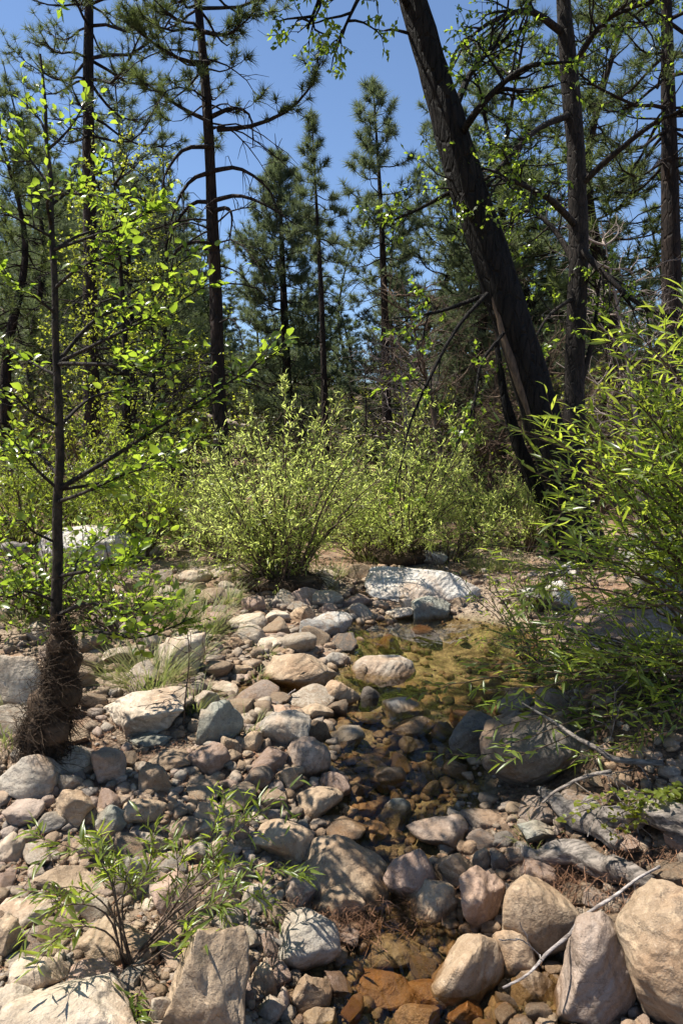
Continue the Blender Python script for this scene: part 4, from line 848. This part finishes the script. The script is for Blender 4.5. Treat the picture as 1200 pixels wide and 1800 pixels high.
# alder sapling wrapped in flood debris
g = np.random.default_rng(301); SY = 3.45
T = spline([at(92, 1345, SY), at(96, 1200, SY), at(99, 1080, SY), at(102, 980, SY), at(101, 900, SY), at(106, 800, SY), at(103, 700, SY), at(98, 600, SY), at(97, 500, SY), at(91, 400, SY), at(90, 320, SY), at(82, 250, SY), at(80, 180, SY), at(71, 95, SY)], 60)[::1]; T[0][2] = h1(T[0][0], T[0][1]) - .1; base = T[0].copy()
root = empty('alder_sapling', base, 'slim alder sapling with bright backlit leaves, flood debris round its foot', 'tree')
mb = MB(); tube(mb, T, np.interp(np.linspace(0, 1, 60), [0, .3, .6, 1], [.034, .024, .016, .005]), 10, .05, 3); link('trunk', mb.mesh('trunk', True, base), M['saplingbark'], root)
P_, D_, N_ = [], [], []
SB = [((104, 850), (220, 790), (340, 712), (505, 608), -.3), ((105, 862), (190, 845), (280, 800), (350, 770), .3), ((104, 880), (150, 865), (230, 830), (300, 815), -.5), ((102, 850), (60, 820), (20, 770), (-40, 720), -.2),
      ((102, 845), (70, 800), (30, 790), (-30, 800), .4), ((101, 640), (180, 600), (290, 545), (365, 500), -.35), ((100, 630), (170, 560), (250, 530), (330, 450), .3), ((101, 650), (180, 640), (250, 640), (300, 600), -.5), ((100, 660), (60, 640), (10, 610), (-40, 600), .2),
      ((99, 560), (60, 520), (20, 490), (-30, 470), -.3), ((97, 430), (150, 420), (230, 390), (280, 360), -.2), ((97, 440), (150, 410), (210, 400), (250, 370), .3), ((96, 420), (60, 400), (20, 380), (-20, 370), -.2), ((94, 360), (130, 330), (160, 310), (190, 300), .2),
      ((90, 330), (60, 290), (40, 260), (15, 230), .1), ((86, 270), (110, 240), (130, 215), (150, 180), -.1), ((84, 235), (70, 210), (50, 190), (45, 170), .1), ((102, 760), (50, 720), (20, 690), (-30, 690), -.4), ((102, 740), (160, 700), (230, 680), (290, 640), .5), ((101, 960), (60, 935), (40, 915), (10, 920), -.2),
      ((101, 1010), (170, 1000), (230, 980), (300, 930), -.5), ((101, 1060), (50, 1040), (10, 1050), (-40, 1030), -.4), ((101, 1080), (160, 1060), (220, 1080), (270, 1050), -.6), ((101, 1100), (170, 1110), (250, 1120), (330, 1090), -.4), ((100, 1040), (130, 1010), (140, 980), (190, 940), .5), ((98, 500), (140, 470), (190, 450), (215, 425), -.4), ((95, 390), (85, 350), (130, 340), (175, 345), -.4)]
OW = []
for a, b, c, d, dz in SB:
    q = [at(*a, SY), at(*b, SY + dz * .4), at(*c, SY + dz * .75), at(*d, SY + dz)]; i = np.argmin(np.abs(T[:, 2] - q[0][2])); q[0] = T[i]
    E = spline(q, 12); mb = MB(); L = np.linalg.norm(np.diff(E, axis=0), axis=1).sum(); tube(mb, E, np.linspace(.006 + .006 * L, .002, 12), 5)
    shoot_leaves(g, E[4:], max(int(L * 14), 4), P_, D_, N_)
    for k in range(max(int(L * 26), 4)):
        u = g.uniform(.28, .98) * 10.99; i = int(u); o = E[i] + (E[i + 1] - E[i]) * (u - i); ax = unit(unit(E[i + 1] - E[i]) + g.normal(size=3) * .6 + [0, 0, .15]); l = g.uniform(.08, .22); W_ = np.array([o, o + ax * l * .5, o + ax * l + [0, 0, .02]])
        tube(mb, W_, [.003, .002, .001], 3); shoot_leaves(g, W_, g.integers(3, 6), P_, D_, N_, s0=.3)
    OW += [link('branch', mb.mesh('branch', True, base), M['greybark'], root)] * (len(P_) - len(OW))
for k in range(20): shoot_leaves(g, T[38 + k:40 + k], 2, P_, D_, N_)
n = len(P_); Ls = g.uniform(.034, .062, n) * np.interp(np.array(P_)[:, 2], [1.6, 3.0], [1, .85]); leafy(root, base, P_, D_, N_, Ls, Ls * .58, 'ovate', 'alder', 300, OW + [None] * (n - len(OW)))
# flood debris
g = np.random.default_rng(302); prof = [(1085, 104, 11), (1120, 108, 17), (1160, 103, 26), (1200, 105, 25), (1235, 94, 33), (1268, 80, 38), (1298, 72, 36), (1325, 96, 18)]
cs = spline([at(x, y, SY - .04) for y, x, r in prof], 16); rs = np.interp(np.linspace(0, 1, 16), np.linspace(0, 1, 8), [r * SY / F for _, _, r in prof])
dbase = np.array([cs[-1][0], cs[-1][1], h1(cs[-1][0], cs[-1][1])]); root = empty('flood_debris', dbase, 'dark bundle of dead grass and roots wrapped round the sapling foot', 'debris')
for j in range(8):                                    # matted clumps piled round the stem
    i = min(j * 2 + 1, 15); v, f = rock_shape(3020 + j, .3, 4, 1.0, 0, 2.0); c = cs[i] + g.normal(size=3) * rs[i] * np.array([.32, .2, .1]) - dbase
    link('matted_clump', tri_mesh('matted_clump', v * rs[i] * np.array([1.0, .9, 1.1]) + c, f), M['deadgrass'], root)
mb = MB()
for _ in range(2600):
    u = 15 * g.random() ** .8; i = min(int(u), 14); c = cs[i] + (cs[i + 1] - cs[i]) * (u - i); r = rs[i] * g.uniform(.7, 1.12); a = g.uniform(0, 6.3); dn = g.uniform(-.22, .05) if g.random() < .75 else g.uniform(-.1, .15); tw = g.uniform(.2, 1.7) * g.choice([-1, 1], p=[.25, .75])
    aa = a + np.linspace(0, tw, 6); fl = np.linspace(0, 1, 6) ** 2 * (g.uniform(-.01, .06) if g.random() < .86 else g.uniform(.05, .16)); Q = np.stack([c[0] + np.cos(aa) * (r + fl), c[1] + np.sin(aa) * (r + fl) * .9, c[2] + dn * np.linspace(0, 1, 6)], 1) + g.normal(size=(6, 3)) * .006
    Q[:, 2] = np.maximum(Q[:, 2], dbase[2] - .02); tube(mb, Q, np.linspace(.0024, .0009, 6), 3)
tag(link('dead_grass', mb.mesh('dead_grass', True, dbase), M['deadgrass'], root), kind='stuff')
# bright willow overhanging from the right
g = np.random.default_rng(303); base = at(1290, 1235, 3.6); base[2] = h1(base[0], base[1]); root = empty('overhanging_willow', base, 'bright backlit willow with long narrow leaves overhanging the right bank', 'shrub'); P_, D_, N_ = [], [], []
WT = [(878, 742, 3.0), (925, 768, 2.9), (985, 735, 3.0), (1045, 700, 3.2), (1065, 600, 3.2), (1110, 575, 3.0), (1150, 540, 3.3), (1195, 515, 3.1), (1230, 560, 2.8), (955, 838, 3.0), (885, 968, 3.0), (965, 900, 2.8), (1010, 860, 3.2), (1080, 790, 2.9), (1120, 700, 3.3), (1165, 640, 2.9), (1200, 720, 3.2), (940, 1010, 2.9), (895, 1045, 3.1), (1040, 985, 2.8),
      (1090, 900, 3.1), (1140, 830, 2.9), (1180, 900, 3.2), (1000, 1080, 3.0), (1070, 1060, 2.9), (1130, 1000, 3.1), (1190, 1040, 2.9), (765, 1205, 3.5), (815, 1195, 3.4), (870, 1215, 3.3), (900, 1140, 3.4), (960, 1180, 3.2), (1020, 1150, 3.0), (1080, 1180, 3.1), (1140, 1130, 3.0), (1170, 1230, 3.2), (1010, 960, 3.3), (1060, 870, 3.3), (1110, 760, 3.2), (1160, 780, 3.4), (1215, 640, 3.3), (1020, 780, 3.1), (1150, 1180, 3.3), (1200, 830, 3.0), (1215, 960, 3.2), (1080, 680, 3.1), (1185, 590, 3.2), (1095, 960, 3.0), (1035, 930, 3.1)]
g2 = np.random.default_rng(77); WT += [(g2.uniform(930, 1200), g2.uniform(800, 1230), g2.uniform(3.2, 4.1)) for _ in range(26)] + [(g2.uniform(860, 1010), g2.uniform(1080, 1230), g2.uniform(3.2, 3.9)) for _ in range(8)] + [(g2.uniform(830, 1180), g2.uniform(1150, 1340), g2.uniform(2.95, 3.5)) for _ in range(20)]
OW = []
for a, b, c in WT:
    tip = at(a, b, c); st = base + np.array([g.uniform(-.12, .12), g.uniform(-.12, .2), 0]); low = b > 1090
    mid = (st * .55 + tip * .45) + np.array([.18, 0, .12 if low else .40 + .12 * (tip[2] - st[2])]); E = bez(st, mid, tip, 14) + g.normal(size=(14, 3)) * .008; mb = MB(); L = np.linalg.norm(np.diff(E, axis=0), axis=1).sum(); tube(mb, E, np.linspace(.011, .002, 14), 5)
    shoot_leaves(g, E[8:], 12, P_, D_, N_, .8)
    for k in range(int(6 * L) if not low else int(4 * L)):
        u = g.uniform(.35, .98) * 12.99; i = int(u); o = E[i] + (E[i + 1] - E[i]) * (u - i); ax = unit(unit(E[i + 1] - E[i]) * .9 + g.normal(size=3) * .5 + [0, 0, .18]); l = g.uniform(.10, .30); W_ = np.array([o, o + ax * l * .5, o + ax * l + [0, 0, .03]]); tube(mb, W_, [.003, .002, .001], 3); shoot_leaves(g, W_, int(4 + l * 17), P_, D_, N_, .85)
    OW += [link('stem', mb.mesh('stem', True, base), M['twig'], root)] * (len(P_) - len(OW))
n = len(P_); Ls = g.uniform(.055, .105, n); leafy(root, base, P_, D_, N_, Ls, Ls * .16, 'lance', 'willow', 300, OW)
# willow sprout in the foreground stones
g = np.random.default_rng(304); base = gnd(225, 1705); root = empty('willow_sprout', base, 'low willow sprout spreading over the sunlit stones in front', 'shrub'); P_, D_, N_ = [], [], []
ST = [((212, 1690), (205, 1590), (170, 1510), (60, 1470), 0), ((212, 1690), (208, 1600), (195, 1540), (150, 1470), .1), ((215, 1690), (215, 1600), (220, 1520), (165, 1455), .2), ((240, 1710), (300, 1600), (400, 1480), (525, 1372), .3), ((240, 1710), (290, 1620), (340, 1540), (430, 1440), .3), ((240, 1710), (330, 1580), (430, 1520), (535, 1545), .2), ((212, 1690), (190, 1610), (120, 1590), (40, 1630), -.1), ((212, 1690), (200, 1610), (140, 1560), (70, 1570), 0),
      ((212, 1690), (215, 1620), (260, 1530), (270, 1450), .3), ((240, 1710), (270, 1640), (310, 1560), (310, 1480), .3), ((240, 1710), (290, 1640), (350, 1600), (390, 1590), 0), ((212, 1690), (190, 1640), (130, 1630), (90, 1660), -.2), ((240, 1710), (300, 1600), (370, 1500), (400, 1400), .4), ((240, 1710), (260, 1690), (330, 1640), (340, 1690), -.2), ((240, 1710), (320, 1610), (400, 1560), (480, 1590), .1), ((215, 1700), (250, 1720), (240, 1760), (245, 1790), -.25), ((212, 1690), (200, 1600), (230, 1560), (200, 1530), .1), ((240, 1710), (290, 1620), (370, 1550), (370, 1460), .25)]
OW = []
for a, b, c, d, dz in ST:
    Y0 = base[1]; q = [at(*a, Y0), at(*b, Y0 + dz * .4), at(*c, Y0 + dz * .8), at(*d, Y0 + dz)]; q[0] = base + g.normal(size=3) * .012; E = spline(q, 12); mb = MB(); tube(mb, E, np.linspace(.0045, .0012, 12), 5); L = np.linalg.norm(np.diff(E, axis=0), axis=1).sum()
    shoot_leaves(g, E[5:], 12, P_, D_, N_, .7)
    for k in range(6):
        u = g.uniform(.5, .99) * 10.99; i = int(u); o = E[i] + (E[i + 1] - E[i]) * (u - i); ax = unit(unit(E[i + 1] - E[i]) * .8 + g.normal(size=3) * .55 + [0, 0, .2]); l = g.uniform(.05, .13); W_ = np.array([o, o + ax * l * .5, o + ax * l]); tube(mb, W_, [.002, .0015, .001], 3); shoot_leaves(g, W_, 6, P_, D_, N_, .8)
    OW += [link('stem', mb.mesh('stem', True, base), M['twig'], root)] * (len(P_) - len(OW))
n = len(P_); Ls = g.uniform(.045, .08, n); leafy(root, base, P_, D_, N_, Ls, Ls * .155, 'lance', 'willow', 300, OW)
# creeper with small lobed leaves over the driftwood
g = np.random.default_rng(305); base = at(1215, 1440, 2.75); base[2] = h1(base[0], base[1]); root = empty('creeper', base, 'trailing creeper with small lobed lime-green leaves over the driftwood', 'plant'); P_, D_, N_ = [], [], []
for a in [(990, 1440), (1020, 1412), (1060, 1450), (1100, 1420), (1150, 1405), (1080, 1470), (1180, 1440), (1170, 1400), (1130, 1440)]:
    tip = at(*a, 2.62); E = bez(base, (base + tip) / 2 + [0, 0, .12], tip, 10); mb = MB(); tube(mb, E, np.linspace(.004, .0015, 10), 4); link('stem', mb.mesh('stem', True, base), M['twig'], root)
    for s in range(3, 10):
        for k in range(5): P_.append(E[s] + g.normal(size=3) * .012); aa = k * 1.256 + g.random(); D_.append(np.array([math.cos(aa), math.sin(aa), g.uniform(-.2, .3)])); N_.append(unit(np.array([0, -.4, 1]) + g.normal(size=3) * .3))
n = len(P_); Ls = g.uniform(.02, .034, n); leafy(root, base, P_, D_, N_, Ls, Ls * .6, 'ovate', 'spring', 300)

# ------------------------------------------------------------------ grass, wood, litter
def grass(label, px, py, n, hgt, seed, spread=.12):
    g = np.random.default_rng(seed); b = gnd(px, py); a = g.uniform(0, 6.3, n); r = spread * np.sqrt(g.random(n)); P = np.stack([np.cos(a) * r, np.sin(a) * r, np.full(n, -.02)], 1); D = unit(np.stack([np.cos(a) * .45, np.sin(a) * .45, np.full(n, 1.)], 1) + g.normal(size=(n, 3)) * .22); mb = MB(); L = hgt * g.uniform(.5, 1.1, n)
    out = unit(np.stack([np.cos(a), np.sin(a), np.zeros(n)], 1) + 1e-6); leaves(mb, P, D, unit(np.array([0, 0, 1.]) - out * .2), L, np.full(n, .006), 'lance', .45)
    tag(link('grass_tuft', mb.mesh('grass_tuft'), M['grass'], None, b), label, 'grass', 'bunch grass tufts')
for a in [('tall bunch grass in front of the bright cream boulder', 265, 1208, 260, .42, 1, .16), ('pale bunch grass beside the gravel bank', 352, 1118, 240, .40, 2, .16), ('small green tuft beside the flat-topped boulder', 452, 1196, 90, .16, 3, .07), ('tuft of grass rooted beside the slate-green slab', 440, 1290, 80, .20, 4, .06), ('thin tuft between the slate-green slab and the long pale slab', 345, 1250, 90, .25, 5, .08), ('little green tuft on the granite slab gravel', 772, 1040, 90, .18, 6, .07), ('green grass below the willow root mound', 395, 1060, 160, .28, 7, .14), ('grass patch left of the loaf-shaped stone', 300, 1075, 200, .32, 8, .2), ('dark tuft under the driftwood', 940, 1490, 90, .16, 9, .05), ('short grass on the far gravel by the pale stones', 470, 1150, 80, .12, 10, .08)]: grass(*a)
def woody(name, label, pts, r, mat, twigs=0, seed=1, sides=10, rough=.25, cat='branch'):
    g = np.random.default_rng(seed); P = spline(pts, 26); P = P + np.stack([vnoise(np.stack([np.linspace(0, 5, 26) + 9 * j + seed, np.zeros(26), np.zeros(26)], -1), seed) for j in range(3)], -1) * np.max(r) * .55; mid = P.mean(0); mb = MB(); tube(mb, P, np.interp(np.linspace(0, 1, 26), np.linspace(0, 1, len(r)), r), sides, rough * .6, seed, True, rough * .7); ends = []
    o = link(name, mb.mesh(name, True, mid), M[mat], None, mid); tag(o, label, cat)
    for _ in range(twigs):
        t2 = MB(); i = g.integers(4, 25); ramify(t2, P[i], unit(P[min(i + 1, 25)] - P[i - 1] + g.normal(size=3) * .6), .25, np.mean(r) * .35, 1, g, ends, .25, 0); link('twig', t2.mesh('twig', True, mid), M[mat], o)
woody('white_stick', 'thin bleached stick slanting from the lower pool up to the debris bank', [at(884, 1736, 2.15), at(925, 1712, 2.18), at(960, 1676, 2.2), at(1000, 1646, 2.25), at(1022, 1612, 2.28), at(1080, 1574, 2.38), at(1118, 1545, 2.45), at(1158, 1524, 2.5)], [.003, .0048, .0062, .0055, .0066, .0058, .006], 'stick', 2, 2, 9, .4)
woody('gnarled_log', 'weathered grey log with a broken end on the right bank', [gnd(908, 1510) + [0, 0, .05], gnd(960, 1535) + [0, 0, .09], gnd(1030, 1556) + [0, 0, .11], gnd(1090, 1566) + [0, 0, .12], gnd(1150, 1575) + [0, 0, .08]], [.02, .042, .05, .045, .03], 'drift', 0, 3, 22, .35, 'log')
woody('driftwood', 'twisted silver driftwood root end above the gnarled log', [gnd(946, 1425) + [0, 0, .12], gnd(975, 1450) + [0, 0, .13], gnd(1010, 1470) + [0, 0, .12], gnd(1045, 1495) + [0, 0, .10], gnd(1095, 1520) + [0, 0, .05]], [.02, .038, .048, .048, .04], 'drift', 0, 4, 24, .4, 'driftwood')
woody('driftwood', 'splintered pale driftwood trunk running out to the right', [gnd(1024, 1465) + [0, 0, .15], gnd(1080, 1485) + [0, 0, .15], gnd(1150, 1500) + [0, 0, .15], gnd(1260, 1525) + [0, 0, .15]], [.025, .045, .055, .06], 'drift', 0, 5, 24, .35, 'driftwood')
woody('dead_branch', 'long thin dead branch leaning across the huge shaded boulder', [at(912, 1234, 3.3), at(980, 1275, 3.15), at(1040, 1310, 3.0), at(1080, 1335, 2.95), at(1165, 1340, 2.95)], [.004, .008, .012, .014, .014], 'drift', 3, 6, 7, .1)
woody('dead_branch', 'forked dead branch low under the willow', [at(950, 1410, 2.9), at(1010, 1372, 2.9), at(1075, 1356, 2.85)], [.005, .008, .009], 'drift', 3, 7, 6, .1)
woody('curled_root', 'curled grey root lying over the stones by the lower pool', [gnd(425, 1668) + [0, 0, .06], gnd(460, 1666) + [0, 0, .07], gnd(488, 1680) + [0, 0, .06], gnd(500, 1705) + [0, 0, .05], gnd(500, 1738) + [0, 0, .01]], [.006, .009, .009, .008, .006], 'drift', 0, 8, 8, .15)
woody('small_stick', 'short pale stick standing out of the side pool', [at(487, 1240, 4.3), at(500, 1228, 4.3), at(519, 1212, 4.3)], [.006, .005, .003], 'stick', 0, 9, 6, .1)
woody('small_stick', 'dark forked stick at the head of the pool', [gnd(535, 1118) + [0, 0, .03], gnd(560, 1108) + [0, 0, .05], gnd(578, 1090) + [0, 0, .06]], [.012, .012, .008], 'twig', 2, 10, 7, .1)
woody('fallen_pole', 'bleached fallen pole behind the main willow', [at(262, 980, 9.6), at(370, 975, 9.6), at(500, 976, 9.5), at(540, 972, 9.5)], [.03, .04, .035, .03], 'log', 0, 11, 9, .12, 'log')
woody('fallen_pole', 'grey fallen limb beside the second willow roots', [at(715, 952, 9.0), at(745, 965, 8.9), at(790, 985, 8.7)], [.05, .06, .05], 'log', 1, 12, 9, .2, 'log')
woody('fallen_pole', 'thin fallen pole running behind the willows', [at(610, 960, 9.8), at(680, 975, 9.3), at(712, 985, 9.0)], [.02, .02, .015], 'log', 1, 13, 7, .1, 'log')
woody('fallen_log', 'far grey log lying on the slope beyond the tall pine', [at(345, 728, 19), at(400, 742, 19), at(440, 752, 19)], [.12, .12, .1], 'log', 0, 14, 9, .1, 'log')
woody('fallen_log', 'grey log in the shade at the left edge', [at(-30, 985, 7.0), at(15, 965, 7.0), at(45, 955, 7.1)], [.07, .07, .06], 'drift', 0, 15, 10, .15, 'log')
woody('sprig', 'thin dark leafless shoot standing beside the long pale slab', [at(318, 1310, 3.85), at(325, 1240, 3.85), at(332, 1160, 3.85), at(330, 1110, 3.85)], [.007, .005, .004, .002], 'twig', 5, 16, 6, .05, 'shoot')
# fallen needles
def litter(name, label, spots, n, seed, L=.13):
    g = np.random.default_rng(seed); mb = MB()
    for (px, py, rx, ry, sh, lift) in spots:
        c = gnd(px, py); m = int(n * sh); P = np.stack([c[0] + g.normal(size=m) * rx, c[1] + g.normal(size=m) * ry], 1); z = H(P[:, 0], P[:, 1]) + lift * g.uniform(.2, 1, m); P = np.concatenate([P, z[:, None]], 1)
        a = g.normal(size=m) * .9; D = np.stack([np.cos(a), np.sin(a), g.normal(size=m) * .22], 1) * (L * g.uniform(.6, 1.2, m))[:, None]; S = unit(np.cross(D, [0, 0, 1.])); B = S * (g.normal(size=(m, 1)) * .012) + np.array([0, 0, .006]); S = S * .0011 + np.array([0, 0, .0006])
        V = np.stack([P - D / 2 + S, P - D / 2 - S, P + B + S, P + B - S, P + D / 2 + S * .5, P + D / 2 - S * .5], 1).reshape(-1, 3); F0 = np.array([[0, 1, 3], [0, 3, 2], [2, 3, 5], [2, 5, 4]]); mb.add(V, (F0[None] + np.arange(m)[:, None, None] * 6).reshape(-1, 3))
    tag(link(name, mb.mesh(name, False), M['litter']), label, 'pine needles', None, 'stuff')
litter('needle_litter', 'red-brown fallen pine needles dammed between the stones and along the right bank', [(620, 1635, .13, .06, .26, .07), (730, 1625, .10, .06, .1, .08), (1000, 1560, .14, .1, .22, .08), (1080, 1520, .18, .12, .16, .1), (1130, 1590, .14, .1, .16, .1)], 1900, 401)
litter('needle_litter', 'scattered brown needles over the stony left bank and far gravel', [(300, 1340, .5, .25, .25, .02), (120, 1300, .4, .3, .25, .02), (850, 1020, .7, .5, .3, .02), (60, 1560, .3, .3, .15, .02), (450, 1640, .3, .2, .1, .03), (900, 1010, .8, .4, .2, .02)], 4200, 402, .11)

g = np.random.default_rng(403); n = 5200; px = g.uniform(-40, 1240, n); py = g.uniform(985, 1800, n); P = gnds(px, py); k = sdist(P[:, 0], P[:, 1]) > .05; P = P[k]; n = len(P); P[:, 2] += g.uniform(.004, .02, n)
a = g.uniform(0, 6.3, n); mb = MB(); leaves2(mb, P, np.stack([np.cos(a), np.sin(a), g.normal(size=n) * .2], 1), unit(np.array([0, 0, 1.]) + g.normal(size=(n, 3)) * .35), g.uniform(.012, .035, n), g.uniform(.005, .014, n))
tag(link('leaf_litter', mb.mesh('leaf_litter', False), M['litter']), 'brown fallen leaves scattered between the stones', 'leaf litter', None, 'stuff')
for j, (px, py, lab) in enumerate([(330, 1000, 'below the fallen pole'), (395, 1015, 'left of the root mound'), (430, 1035, 'touching the root mound'), (580, 1015, 'right of the root mound'), (560, 1040, 'in the rocks right of the root mound'), (650, 985, 'behind the granite slab top'), (850, 1005, 'on the red-brown litter by the granite slab'), (890, 1000, 'under the low willow by the leaning tree'), (150, 1110, 'right of the debris bundle'), (205, 1180, 'behind the long pale slab'), (40, 1100, 'at the left edge by the cream boulder'), (300, 1050, 'above the bright cream boulder'), (240, 1040, 'before the granite dome'), (60, 1030, 'left of the granite dome foot'), (20, 1300, 'behind the round grey boulder'), (330, 1160, 'right of the bright cream boulder')]):
    grass('thin green grass ' + lab, px, py, 130, .2 + .03 * (j % 4), 430 + j, .16)
